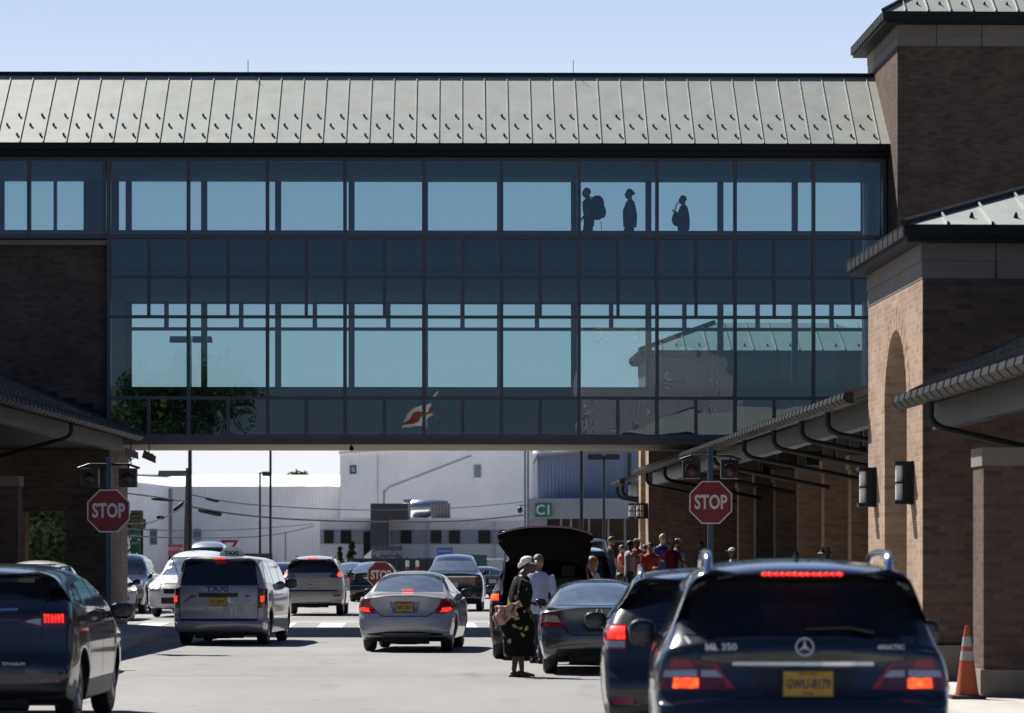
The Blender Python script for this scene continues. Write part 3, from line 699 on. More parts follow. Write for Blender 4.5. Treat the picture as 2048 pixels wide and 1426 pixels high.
    def plate(s,x,z,w=.31,h=.155,mat=None,txt=None,recess=0):
        p,n,d=s.proj(x,z,0,.012); y=min(q[0].y for q in (s.proj(x+a,z+b,0,.012) for a in (-w/2,w/2) for b in (-h/2,h/2)))
        m=MB(); m.box(x-w/2-.01,x+w/2+.01,y-.012,y+.03,z-h/2-.01,z+h/2+.01); fr=s.part('license_plate_frame',m,trim,bevel=.003)
        m=MB(); m.box(x-w/2,x+w/2,y-.018,y-.0125,z-h/2,z+h/2); pl=s.part('license_plate',m,mat or platem)
        if txt:
            text(txt,h*.53,'plate_lettering',blue_t,pl,(x,y-.02,z-.005),sx=.72,depth=.001,bold=.002)
            for zz in (z+h*.4,z-h*.41): text('NEW YORK' if zz>z else 'EMPIRE',h*.15,'plate_lettering',blue_t,pl,(x,y-.02,zz),depth=.001)
        return pl
    def mirrors(s,y,z,out=.20,w=.22,h=.16,mat=None,cap=None):
        for sx in (-1,1):
            p,n,d=s.proj(y if sx>0 else -y,z,sx*PI/2,0)
            X=p.x; m=MB(); c=(X+sx*(out*.55),y,z+.03)
            def f(v,sx=sx): 
                return Vector((v.x,v.y*(1 if v.y>0 else .45),v.z))
            m.ball(c,(w/2,.10,h/2),16,f=lambda v:Vector((math.copysign(abs(v.x/(w/2))**.7*(w/2),v.x),v.y if v.y>0 else max(v.y,-.035),math.copysign(abs(v.z/(h/2))**.75*(h/2),v.z))))
            m.tube([(X-sx*.03,y+.02,z-.02),(c[0]-sx*.03,y+.02,z-.0)],[.05,.035],6)
            o=s.part('wing_mirror',m,mat or s.sp['paint'],smooth=50)
            m=MB(); m.ball((c[0],y-.037,c[2]),(w/2*.85,.006,h/2*.82),14,f=lambda v:Vector((math.copysign(abs(v.x/(w/2*.85))**.7*(w/2*.85),v.x),v.y,math.copysign(abs(v.z/(h/2*.82))**.75*(h/2*.82),v.z))))
            m.build('mirror_glass',cglass,o,smooth=50)
    def rails(s,x,y0,y1,h=.07,mat=None,r=.018):
        for sx in (-1,1):
            def zt(y):
                hit,n,_,_2=s.bvh.ray_cast(Vector((sx*x,y,4)),Vector((0,0,-1))); return hit.z if hit else 1.6
            m=MB(); pts=[(sx*x,y0,zt(y0)-.01),(sx*x,y0+.03,zt(y0+.03)+h*.6),(sx*x,y0+.12,zt(y0+.12)+h)]
            k=6
            for i in range(k+1):
                y=y0+.25+(y1-y0-.5)*i/k; pts.append((sx*x,y,zt(y)+h))
            pts+=[(sx*x,y1-.08,zt(y1-.08)+h*.8),(sx*x,y1,zt(y1)-.01)]
            m.tube(pts,r,8); s.part('roof_rail',m,mat or chrome,smooth=50)
    def windows(s,tab,mat=None,border=None):
        """side windows, list of polys (y,z) both sides"""
        for sx in (-1,1):
            for p in tab: s.side('side_window',p,mat or cglass,sx,.005)
    def lamp3(s,x0,x1,z,h,n=12,y=None,mat=None):
        p,n_,d=s.proj((x0+x1)/2,z,0,.0); yy=(p.y if y is None else y)-.02; m=MB()
        for i in range(n):
            a=x0+(x1-x0)*(i+.5)/n; m.ball((a,yy,z),((x1-x0)/n*.52,.012,h/2),8)
        return s.part('brake_light',m,mat or litr,smooth=True)
# ---- base silhouettes
def suv_top(L=4.7,Hh=1.72,tail=.16,belt=1.1):
    k=Hh/1.72
    return [(.12,.30),(.02,.36),(.0,.46),(.0,.66),(.05,.72),(tail*.6,.78),(tail*.8,.95),(tail,belt),(tail+.08,belt+.07),(tail+.30,1.50*k),(tail+.36,1.565*k),(tail+.24,1.60*k),(tail+.20,1.625*k),(tail+.30,1.655*k),(tail+.7,1.70*k),(1.5,1.735*k),(2.1,1.725*k),(2.55,1.65*k),(2.9,1.50*k),(3.25,1.30),(L-1.08,1.10),(L-.7,1.05),(L-.25,.93),(L-.04,.78),(L,.6),(L-.02,.35),(L-.12,.26)]
def suv_hw(w,Hh=1.72,ro=.60):
    k=Hh/1.72; return [(.2,w*.93),(.34,w*.965),(.55,w),(.85,w),(1.0,w*.985),(1.1,w*.955),(1.2,w*.90),(1.4*k,w*.80),(1.55*k,w*.71),(1.66*k,w*(ro+.045)),(1.74*k,w*ro)]
def sedan_top(L=4.5,k=1.0,deck=1.02,Hh=1.435):
    return [(.14,.28),(.05,.33),(.0,.42),(.0,.60),(.05,.68),(.09,.76),(.08,.93),(.06,deck-.02),(.10,deck+.01),(.4,deck+.03),(.62,deck+.07),(1.0,(deck+Hh)/2+.04),(1.38,Hh-.06),(1.75,Hh-.01),(2.15,Hh),(2.6,Hh-.02),(2.95,Hh-.12),(3.5,1.05),(3.75,.99),(L-.45,.86),(L-.12,.72),(L,.55),(L-.0,.35),(L-.14,.24)]
def sedan_hw(w,deck=1.02,Hh=1.435,ro=.56):
    return [(.2,w*.90),(.32,w*.955),(.5,w),(.78,w),(.9,w*.975),(deck-.04,w*.93),(deck+.03,w*.84),(deck+.1,w*.79),((deck+Hh)/2+.02,w*.70),(Hh-.06,w*(ro+.05)),(Hh,w*ro)]
dk_red=paint('blackish_maroon_paint',(.018,.006,.009)); navy=paint('dark_navy_paint',(.011,.013,.022),.3,.22); navyblk=paint('blue_black_paint',(.008,.009,.013),.3,.22)
silver=paint('silver_paint',(.40,.40,.42),.15,.33); taxis=paint('taxi_silver_paint',(.27,.27,.285),.35,.36); graym=paint('charcoal_grey_paint',(.085,.092,.098),.6,.3)
champ=paint('champagne_paint',(.36,.345,.32),.35,.33); blackp=paint('black_paint',(.010,.011,.013),.2,.2); edgep=paint('dark_violet_grey_paint',(.015,.015,.021),.4,.22)
whitep=paint('white_car_paint',(.72,.71,.68),.0,.35); lblue=paint('pale_blue_silver_paint',(.38,.43,.50),.6,.3)
letter=M('chrome_lettering',(.5,.52,.58),.3,.8,var=0)
# ---- Benz-like SUV, nearest
sp=dict(L=4.8,top=[(.14,.28),(.03,.36),(.0,.50),(.0,.70),(.05,.80),(.10,.83),(.12,.95),(.13,1.02),(.12,1.12),(.16,1.185),(.24,1.24),(.42,1.48),(.46,1.545),(.33,1.575),(.27,1.60),(.33,1.635),(.6,1.675),(1.1,1.70),(1.9,1.71),(2.5,1.69),(3.1,1.58),(3.7,1.16),(4.2,1.08),(4.6,.93),(4.78,.75),(4.8,.5),(4.7,.26)],
 hw=[(.2,.90),(.4,.955),(.6,.985),(.85,.99),(.95,.985),(1.05,.955),(1.15,.90),(1.22,.865),(1.4,.80),(1.55,.74),(1.62,.69),(1.71,.585)],rw=.38,ax=(.95,3.87),paint=navy,clad=.0,r=.09,crown=(.10,.045,.2),spokes=5)
c=Car('sport_utility_vehicle','nearest dark blue sport utility vehicle with amber plate, large at the lower right','suv',1608,22.5,-2.0,sp)
c.patch('rear_window',[(-.76,1.20),(.76,1.20),(.67,1.52),(.60,1.545),(-.60,1.545),(-.67,1.52)],M('privacy_glass',(.012,.015,.022),.3,var=.3,vs=3,spec=.12),off=.005,g=.06)
sp_=MB()
c.patch('spoiler_shade',[(-.62,1.53),(.62,1.53),(.63,1.578),(-.63,1.578)],M('matt_black',(.008,.008,.009),.8,spec=.05),off=.006)
c.lamp3(-.265,.265,1.597,.028,13)
def mllamp(mx):
    q=lambda P:[(mx*a,b) for a,b in P]
    t=c.patch('tail_light',q([(-.96,.845),(-.43,.848),(-.52,.96),(-.60,1.035),(-.84,1.065),(-.905,.97)]),dredl,off=.010,g=.04)
    c.patch('reverse_lens',q([(-.90,.928),(-.68,.928),(-.68,.977),(-.885,.972)]),clear,off=.017,parent=t,g=.04)
    c.patch('reverse_lens',q([(-.655,.932),(-.515,.93),(-.56,.975),(-.655,.975)]),clear,off=.017,parent=t,g=.04)
    c.patch('lit_brake_lamp',q([(-.836,.857),(-.672,.857),(-.672,.922),(-.83,.922)]),lito,off=.019,parent=t,g=.04)
    c.patch('red_lens',q([(-.49,.86),(-.44,.86),(-.56,1.02),(-.60,1.025),(-.53,.95)]),redl,off=.016,parent=t,g=.04)
    c.patch('red_lens',q([(-.86,.985),(-.70,.99),(-.73,1.04),(-.83,1.045)]),redl,off=.016,parent=t,g=.04)
mllamp(1); mllamp(-1)
c.seam('panel_gap',[[(-.665,.83),(-.668,1.06),(-.76,1.19)],[(.665,.83),(.668,1.06),(.76,1.19)],[(-.665,.83),(-.5,.80),(.5,.80),(.665,.83)]])
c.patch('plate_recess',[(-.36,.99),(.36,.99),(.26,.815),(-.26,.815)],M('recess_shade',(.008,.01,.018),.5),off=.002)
c.patch('chrome_strip',[(-.455,1.006),(.455,1.006),(.45,1.032),(-.45,1.032)],chrome,off=.022)
c.plate(0.03,.893,.318,.158,txt='GWU-8179')
y=c.proj(.01,1.128,0,.01)[0].y
m=MB(); m.lathe([(.052,-.004),(.060,-.004),(.060,.004),(.052,.004)],28,'y',(.01,y-.006,1.128),close=True)
for k in range(3):
    a=PI/2+k*2*PI/3; m.prism([(.01+.055*math.cos(a),1.128+.055*math.sin(a)),(.01+.009*math.cos(a+PI/2),1.128+.009*math.sin(a+PI/2)),(.01-.009*math.cos(a+PI/2),1.128-.009*math.sin(a+PI/2))],'y',y-.008,y-.003)
c.part('star_emblem',m,letter)
text('ML 350',.062,'badge_lettering',letter,c.o,(-.53,c.proj(-.53,1.125,0,.006)[0].y-.012,1.125),sx=1.1,bold=.001)
text('4MATIC',.042,'badge_lettering',letter,c.o,(.57,c.proj(.62,1.125,0,.006)[0].y-.02,1.125),sx=1.2,bold=.001)
m=MB(); p=[c.proj(a,b,0,.03)[0] for a,b in ((.46,1.20),(.30,1.232),(.02,1.222))]; m.tube(p,[.016,.013,.008],6); c.part('rear_wiper',m,trim)
m=MB(); m.prism([(-.0,1.705),(.13,1.705),(.12,1.715),(.02,1.748)],'x',-.015,.015); m.shift((0,-1.0,0)); c.part('antenna_fin',m,trim,bevel=.004)
c.rails(.60,.75,3.0,.09,chrome,.028)
sw=[[(.75,1.22),(1.35,1.17),(1.35,1.5),(1.15,1.53),(.95,1.48)],[(1.42,1.17),(2.25,1.15),(2.25,1.545),(1.42,1.52)],[(2.32,1.15),(3.25,1.14),(2.75,1.54),(2.32,1.545)]]
c.windows(sw); c.mirrors(3.0,1.13,.22,.20,.19,trim)
c.patch('bumper_trim',[(-.72,.36),(.72,.36),(.66,.50),(-.66,.50)],trim,off=.006)
c.patch('bumper_reflector',[(-.86,.56),(-.68,.56),(-.68,.60),(-.87,.60)],redl,off=.008,sym=True)
# ---- SUV behind it (dark wagon)
sp=dict(L=4.8,top=suv_top(4.8,1.60,.14,1.08),hw=suv_hw(.91,1.60,.62),rw=.34,ax=(.98,3.72),paint=navyblk,clad=.42)
c=Car('sport_utility_vehicle','blue black wagon with chrome roof rails half hidden behind the nearest vehicle','suv',1410,30.4,-1.6,sp)
c.patch('rear_window',[(-.64,1.14),(.64,1.14),(.56,1.45),(-.56,1.45)],cglass,off=.005)
t=c.patch('tail_light',[(-.885,.90),(-.68,.90),(-.68,1.11),(-.80,1.115),(-.865,1.06)],redl,off=.010,g=.04); c.patch('lit_brake_lamp',[(-.84,.985),(-.69,.985),(-.69,1.09),(-.81,1.09)],litr,off=.018,parent=t,g=.04)
c.patch('reverse_lens',[(-.85,.915),(-.69,.915),(-.69,.97),(-.86,.97)],clear,off=.018,parent=t,g=.04)
t=c.patch('tail_light',[(.885,.90),(.68,.90),(.68,1.11),(.80,1.115),(.865,1.06)],redl,off=.010,g=.04)
c.patch('bumper_reflector',[(-.80,.42),(-.62,.42),(-.62,.48),(-.81,.48)],redl,off=.008,sym=True)
c.seam('panel_gap',[[(-.66,.80),(-.67,1.1)],[(-.66,.80),(.66,.80)]])
c.rails(.55,.62,2.9,.075,chrome,.02); c.windows([[(.55,1.16),(1.2,1.12),(1.2,1.40),(.75,1.42)],[(1.28,1.12),(2.1,1.1),(2.1,1.46),(1.28,1.43)],[(2.17,1.1),(3.1,1.08),(2.65,1.44),(2.17,1.46)]]); c.mirrors(2.9,1.08,.16,.21,.15,mat=trim)
c.plate(0,.92,txt='FKR 4402')
# ---- crossover at the left edge
sp=dict(L=4.72,top=suv_top(4.72,1.63,.13,1.17),hw=[(.2,.89),(.34,.92),(.55,.955),(.9,.955),(1.05,.945),(1.17,.92),(1.3,.865),(1.42,.80),(1.5,.74),(1.57,.67),(1.64,.58)],rw=.365,ax=(.93,3.76),paint=edgep,clad=.46,spokes=5,r=.11)
c=Car('sport_utility_vehicle','glossy dark crossover cut off by the left edge of the picture','suv',-47,34.5,-.5,sp)
c.patch('rear_window',[(-.56,1.29),(.56,1.29),(.66,1.36),(.65,1.50),(-.65,1.50),(-.66,1.36)],cglass,off=.005)
for sx in (-1,1):
    q=lambda P:[(sx*a,b) for a,b in P]
    t=c.patch('tail_light',q([(.40,1.06),(.60,1.0),(.84,1.0),(.87,1.10),(.84,1.15),(.62,1.145),(.52,1.11)]),dredl,off=.008,g=.04)
    c.patch('reverse_lens',q([(.45,1.065),(.61,1.03),(.61,1.095),(.55,1.09)]),clear,off=.014,parent=t,g=.04)
    for k in range(6):
        a=.64+k*.033; c.patch('lit_brake_lamp',q([(a,1.05),(a+.024,1.05),(a+.018,1.135),(a-.006,1.135)]),litr,off=.016,parent=t,g=.05,th=.003)
    c.patch('bumper_reflector',q([(.62,.47),(.80,.47),(.81,.50),(.62,.50)]),dredl,off=.008)
c.patch('lamp_bar',[(-.40,1.07),(.40,1.07),(.40,1.095),(-.40,1.095)],dredl,off=.008)
c.patch('chrome_strip',[(-.38,1.17),(-.10,1.17),(-.10,1.185),(-.38,1.185)],chrome,off=.012,sym=True)
c.patch('chrome_strip',[(.10,1.165),(.385,1.17),(.385,1.19),(.10,1.19)],chrome,off=.014)
text('TITANIUM',.045,'badge_lettering',letter,c.o,(.36,c.proj(.36,.65,0,.004)[0].y-.006,.65),sx=1.1)
c.seam('panel_gap',[[(-.62,.72),(-.62,1.14),(-.66,1.3),(-.61,1.5)],[(.62,.72),(.62,1.14),(.66,1.3),(.61,1.5)],[(-.62,.72),(.62,.72)]])
c.seam('door_gap',[[(1.35,.4),(1.4,1.1)],[(2.35,.32),(2.35,1.45)],[(3.35,.4),(3.3,1.1)]],phi=PI/2,w=.006)
c.windows([[(.72,1.26),(1.05,1.22),(1.12,1.42),(.98,1.43)],[(1.12,1.21),(2.0,1.17),(2.05,1.475),(1.25,1.44)],[(2.10,1.17),(3.1,1.12),(2.6,1.45),(2.10,1.48)]])
for sx in (-1,1): c.side('window_trim',[(1.0,1.205),(3.2,1.10),(3.2,1.12),(1.0,1.225)],chrome,sx,.006)
c.side('door_handle',[(1.75,1.06),(1.95,1.055),(1.95,1.08),(1.75,1.085)],chrome,1,.02); c.side('door_handle',[(2.85,1.03),(3.05,1.025),(3.05,1.05),(2.85,1.055)],chrome,1,.02)
c.mirrors(2.95,1.10,.27,.27,.18,blackp); c.plate(0,.80,txt='HBX 5518')
# ---- charcoal coupe
sp=dict(L=4.45,top=sedan_top(4.45,1,.975,1.375),hw=sedan_hw(.885,.975,1.375,.56),rw=.33,ax=(.85,3.5),paint=graym,clad=.0,sill=.2,r=.09,crown=(.10,.05,.2))
c=Car('coupe','charcoal grey two door coupe between the raised hatch and the blue black wagon','car',1198,50.4,-.8,sp)
c.patch('rear_window',[(-.62,1.0),(.62,1.0),(.52,1.325),(-.52,1.325)],cglass_l,off=.005)
for sx in (-1,1):
    q=lambda P:[(sx*a,b) for a,b in P]
    t=c.patch('tail_light',q([(-.84,.69),(-.50,.69),(-.52,.74),(-.585,.875),(-.78,.885),(-.83,.80)]),redl,off=.008,g=.04)
    c.patch('reverse_lens',q([(-.79,.765),(-.545,.755),(-.60,.855),(-.76,.865)]),clear,off=.014,parent=t,g=.04)
c.patch('plate_recess',[(-.235,.72),(-.20,.82),(-.15,.86),(.22,.86),(.25,.72),(.20,.63),(-.17,.63)],trim,off=.006)
c.patch('plate_backing',[(-.16,.655),(.16,.655),(.16,.83),(-.14,.81)],M('plate_back',(.03,.045,.06),.1,var=.3,vs=8),off=.012)
m=MB(); y=c.proj(0,.93,0,.01)[0].y
for sx in (-1,1): m.tube([(sx*.045,y,.90),(sx*.028,y,.955)],.008,5)
m.tube([(-.034,y,.925),(.034,y,.925)],.006,5); c.part('emblem',m,chrome)
c.seam('panel_gap',[[(-.585,.89),(-.56,.80),(-.47,.64),(-.38,.575),(.38,.575),(.47,.64),(.56,.80),(.585,.89)]],w=.012)
c.patch('lower_grille',[(-.66,.26),(.66,.26),(.60,.38),(-.60,.38)],trim,off=.004)
c.windows([[(1.0,1.04),(1.55,1.01),(1.6,1.27),(1.45,1.28)],[(1.62,1.0),(3.1,.98),(2.55,1.29),(1.66,1.3)]]); c.mirrors(2.9,.98,.15,.17,.12)
c.side('door_handle',[(1.75,.86),(1.95,.86),(1.95,.885),(1.75,.885)],graym,-1,.02)
# rear shelf shapes
# ---- silver compact sedan
sp=dict(L=4.5,top=sedan_top(4.5,1,1.02,1.445),hw=sedan_hw(.878,1.02,1.445,.56),rw=.325,ax=(.87,3.55),paint=silver,clad=.0,sill=.2,r=.10,crown=(.13,.05,.2))
c=Car('sedan','silver compact sedan with lit red brake lights in the middle of the road','car',809,62.4,-3.4,sp,group='vehicles at the drop off kerb')
c.patch('rear_window',[(-.63,1.075),(.63,1.075),(.54,1.385),(-.54,1.385)],cglass_l,off=.005)
c.patch('brake_light',[(-.10,1.085),(.10,1.085),(.10,1.105),(-.10,1.105)],litr,off=.012)
for sx in (-1,1):
    q=lambda P:[(sx*a,b) for a,b in P]
    t=c.patch('tail_light',q([(-.86,.80),(-.72,.69),(-.53,.68),(-.57,.78),(-.66,.94),(-.74,.965),(-.86,.88)]),redl,off=.008,g=.035)
    c.patch('lit_brake_lamp',q([(-.82,.76),(-.73,.715),(-.62,.71),(-.66,.79),(-.80,.80)]),litr,off=.015,parent=t,g=.04)
    c.patch('reverse_lens',q([(-.80,.83),(-.66,.83),(-.67,.885),(-.80,.885)]),M('smoke_lens',(.03,.03,.035),.1,var=0,coat=1),off=.014,parent=t,g=.04)
c.plate(-.01,.80,.31,.155,txt='DRC 6231')
c.seam('panel_gap',[[(-.60,.99),(-.66,.95),(-.60,.82),(-.50,.70),(-.40,.64),(.40,.64),(.50,.70),(.60,.82),(.66,.95),(.60,.99)]],w=.008)
c.patch('plate_recess',[(-.28,.90),(.28,.90),(.22,.70),(-.22,.70)],M('silver_recess',(.2,.21,.27),.4,.6),off=.001)
m=MB(); y=c.proj(0,.965,0,.01)[0].y; m.lathe([(.038,-.003),(.045,-.003),(.045,.003),(.038,.003)],20,'y',(0,y,.965),close=True); c.part('emblem',m,letter)
c.patch('lower_bumper',[(-.72,.24),(.72,.24),(.66,.33),(.3,.37),(-.3,.37),(-.66,.33)],trim,off=.004)
c.windows([[(.95,1.10),(1.25,1.06),(1.45,1.33),(1.35,1.32)],[(1.3,1.055),(2.1,1.03),(2.15,1.37),(1.52,1.345)],[(2.17,1.03),(3.2,1.01),(2.7,1.33),(2.2,1.37)]])
c.seam('door_gap',[[(1.25,.6),(1.3,1.0)],[(2.12,.3),(2.14,1.0)],[(3.1,.35),(3.1,.95)]],phi=PI/2,w=.006)
c.mirrors(2.98,1.0,.22,.24,.16,trim); c.side('door_handle',[(1.45,.88),(1.64,.87),(1.64,.895),(1.45,.905)],chrome,1,.02)
# ---- taxi minivan
van=[(.14,.26),(.04,.30),(.0,.38),(.0,.46),(.05,.50),(.05,.62),(.05,.85),(.06,1.12),(.12,1.20),(.26,1.56),(.31,1.635),(.21,1.65),(.2,1.67),(.3,1.69),(.8,1.715),(1.9,1.73),(2.9,1.71),(3.4,1.60),(3.6,1.5),(4.15,1.12),(4.6,1.0),(4.95,.85),(5.08,.6),(5.08,.35),(4.95,.26)]
sp=dict(L=5.08,top=van,hw=[(.2,.86),(.36,.90),(.5,.915),(.9,.915),(1.1,.90),(1.2,.865),(1.45,.79),(1.62,.735),(1.68,.68),(1.73,.58)],rw=.335,ax=(.98,4.03),paint=taxis,clad=.0,r=.07,crown=(.07,.04,.2),spokes=5,sill=.2)
c=Car('taxi','silver minivan taxi with amber plate, nearest the left kerb','taxi',436,67.0,-3.0,sp)
c.patch('rear_window',[(-.745,1.15),(.745,1.15),(.66,1.63),(-.66,1.63)],cglass,off=.005)
c.lamp3(-.11,.11,1.665,.035,5)
for sx in (-1,1):
    q=lambda P:[(sx*a,b) for a,b in P]
    t=c.patch('tail_light',q([(.76,.72),(.90,.72),(.89,1.09),(.76,1.09)]),dredl,off=.008,g=.04,phi=0)
    c.patch('lit_brake_lamp',q([(.80,.84),(.86,.84),(.86,.95),(.80,.95)]),litr,off=.014,parent=t,g=.04)
c.patch('handle_strip',[(-.37,.93),(.37,.93),(.38,.97),(.37,1.01),(-.37,1.01),(-.38,.97)],trim,off=.012)
c.plate(0,.845,.31,.155,txt='OT 4827C')
c.patch('bumper_step',[(-.74,.47),(.74,.47),(.74,.515),(-.74,.515)],trim,off=.001)
c.seam('panel_gap',[[(-.75,.52),(-.755,1.15)],[(.75,.52),(.755,1.15)]],w=.008)
bl=M('blue_decal',(.03,.06,.22),.4,var=0)
text('TAXI',.145,'taxi_lettering',bl,c.o,(-.02,c.proj(0,1.08,0,0)[0].y-.006,1.08),sx=1.35,bold=.006,depth=.002)
y=c.proj(-.52,.93,0,0)[0].y-.01
m=MB(); m.prism([(-.68,.86),(-.62,.84),(-.55,.90),(-.44,.93),(-.40,.965),(-.50,.955),(-.56,.93),(-.62,.87)],'y',y,y+.004); m.prism([(-.58,.93),(-.49,.97),(-.50,.985)],'y',y,y+.004); c.part('swoosh_decal',m,bl)
m=MB(); m.prism([(.46,.955),(.53,.965),(.54,1.0),(.56,.965),(.65,.95),(.56,.93),(.47,.90),(.55,.94)],'y',y,y+.004); m.box(.50,.66,y,y+.004,.865,.873); c.part('star_decal',m,bl)
c.windows([[(.55,1.20),(1.55,1.17),(1.55,1.58),(.85,1.60)],[(1.62,1.17),(2.65,1.15),(2.65,1.59),(1.62,1.59)],[(2.72,1.15),(3.7,1.12),(3.3,1.52),(2.72,1.59)]],mat=M('car_glass_bright',(.10,.13,.17),.05,var=.4,vs=1.2,spec=1,coat=1))  # pale glass colour imitates bright sky in the side windows
c.seam('door_gap',[[(1.55,.3),(1.58,1.6)],[(2.68,.3),(2.68,1.6)],[(3.75,.35),(3.75,1.1)]],phi=PI/2,w=.008)
c.mirrors(3.4,1.14,.24,.26,.2,blackp)
txs=thing('taxi_sign','white half round roof sign lettered TAXI above the silver minivan','sign',((464-CX)*69.3/F,69.3,1.725))
m=MB(); m.prism([(.23*math.cos(a),.17*math.sin(a)) for a in [PI*i/16 for i in range(17)]],'y',-.09,.09); m.build('sign_box',M('sign_white',(.7,.7,.66),.4,var=.05),txs,bevel=.01)
text('TAXI',.10,'sign_lettering',blue_t,txs,(0,-.094,.05),sx=1.25,bold=.004)
# ---- champagne SUV
sp=dict(L=4.75,top=suv_top(4.75,1.71,.12,1.12),hw=suv_hw(.925,1.71,.60),rw=.36,ax=(.98,3.7),paint=champ,clad=.36,sill=.30)
c=Car('sport_utility_vehicle','champagne sport utility vehicle with round lit tail lamps just beyond the skybridge','suv',624,100,0,sp)
c.patch('rear_window',[(-.74,1.23),(.74,1.23),(.63,1.62),(-.63,1.62)],cglass,off=.005)
c.lamp3(-.15,.15,1.635,.045,4)
for sx in (-1,1):
    q=lambda P:[(sx*a,b) for a,b in P]
    t=c.patch('tail_light',q([(-.87,1.08),(-.48,1.10),(-.52,1.20),(-.80,1.25),(-.87,1.2)]),M('smoke_lens',(.03,.03,.035),.1,var=0,coat=1),off=.008,g=.05)
    c.patch('lit_brake_lamp',q([(-.78+.075*math.cos(a),1.17+.075*math.sin(a)) for a in [2*PI*i/12 for i in range(12)]]),lito,off=.015,parent=t,g=.05)
    c.patch('bumper_reflector',q([(-.80,.56),(-.60,.56),(-.60,.61),(-.82,.61)]),redl,off=.008)
c.patch('chrome_strip',[(-.30,1.0),(.30,1.0),(.30,1.02),(-.30,1.02)],chrome,off=.012)
c.plate(0,.90,mat=platew,txt='KXM 2071')
c.patch('bumper_step',[(-.72,.70),(.72,.70),(.72,.74),(-.72,.74)],trim,off=.003)
m=MB(); p=[c.proj(a,b,0,.03)[0] for a,b in ((-.1,1.24),(-.35,1.27),(-.56,1.25))]; m.tube(p,[.02,.016,.01],6); c.part('rear_wiper',m,trim)
c.rails(.55,.7,2.9,.07,trim,.02); c.windows([[(.6,1.22),(1.3,1.18),(1.3,1.52),(.9,1.52)],[(1.38,1.17),(2.2,1.15),(2.2,1.55),(1.38,1.54)],[(2.27,1.15),(3.2,1.12),(2.75,1.52),(2.27,1.55)]]); c.mirrors(3.0,1.12,mat=blackp)
# ---- black tall sedan
sp=dict(L=5.2,top=[(a*1.12,b*(1.0 if b<.6 else 1.0+.14*(b-.6)/.6)) for a,b in sedan_top(4.65,1,1.06,1.47)],hw=[(a*1.11 if a>.6 else a,b) for a,b in sedan_hw(.97,1.06,1.47,.62)],rw=.36,ax=(1.1,4.1),paint=blackp,r=.09)
c=Car('sedan','large black sedan with pale rear window ahead of the silver one','car',906,108,-.4,sp)
c.patch('rear_window',[(-.72,1.25),(.72,1.25),(.62,1.56),(-.62,1.56)],cglass_l,off=.005)
c.patch('tail_light',[(-.90,.93),(.90,.93),(.90,1.06),(-.90,1.06)],dredl,off=.008); c.patch('chrome_strip',[(-.85,1.065),(.85,1.065),(.85,1.085),(-.85,1.085)],chrome,off=.012)
c.plate(0,.82,mat=platew); c.windows([[(1.3,1.2),(2.3,1.17),(2.3,1.5),(1.65,1.46)],[(2.37,1.17),(3.6,1.14),(3.1,1.46),(2.37,1.5)]]); c.mirrors(3.4,1.15)
c.seam('panel_gap',[[(-.72,.7),(-.75,1.1)],[(.72,.7),(.75,1.1)],[(-.72,.7),(.72,.7)]])
# ---- black sedan with red lamps
sp=dict(L=4.9,top=sedan_top(4.9,1,1.10,1.50),hw=sedan_hw(.925,1.10,1.50,.58),rw=.33,ax=(.95,3.8),paint=blackp)
c=Car('sedan','black sedan with tall red tail lamps partly behind the small stop sign','car',743,130,-1,sp)
c.patch('rear_window',[(-.66,1.14),(.66,1.14),(.57,1.43),(-.57,1.43)],cglass_l,off=.005)
for sx in (-1,1): c.patch('tail_light',[(sx*a,b) for a,b in ((-.90,.68),(-.70,.68),(-.68,1.0),(-.62,1.06),(-.82,1.06),(-.89,.95))],redl,off=.01)
c.patch('chrome_strip',[(-.3,.88),(.3,.88),(.3,.91),(-.3,.91)],chrome,off=.01); c.patch('bumper_trim_strip',[(-.88,.60),(.88,.60),(.88,.62),(-.88,.62)],chrome,off=.01); c.mirrors(3.2,1.08); c.windows([[(1.1,1.16),(2.1,1.14),(2.1,1.42),(1.5,1.4)],[(2.2,1.14),(3.3,1.1),(2.8,1.38),(2.2,1.42)]])
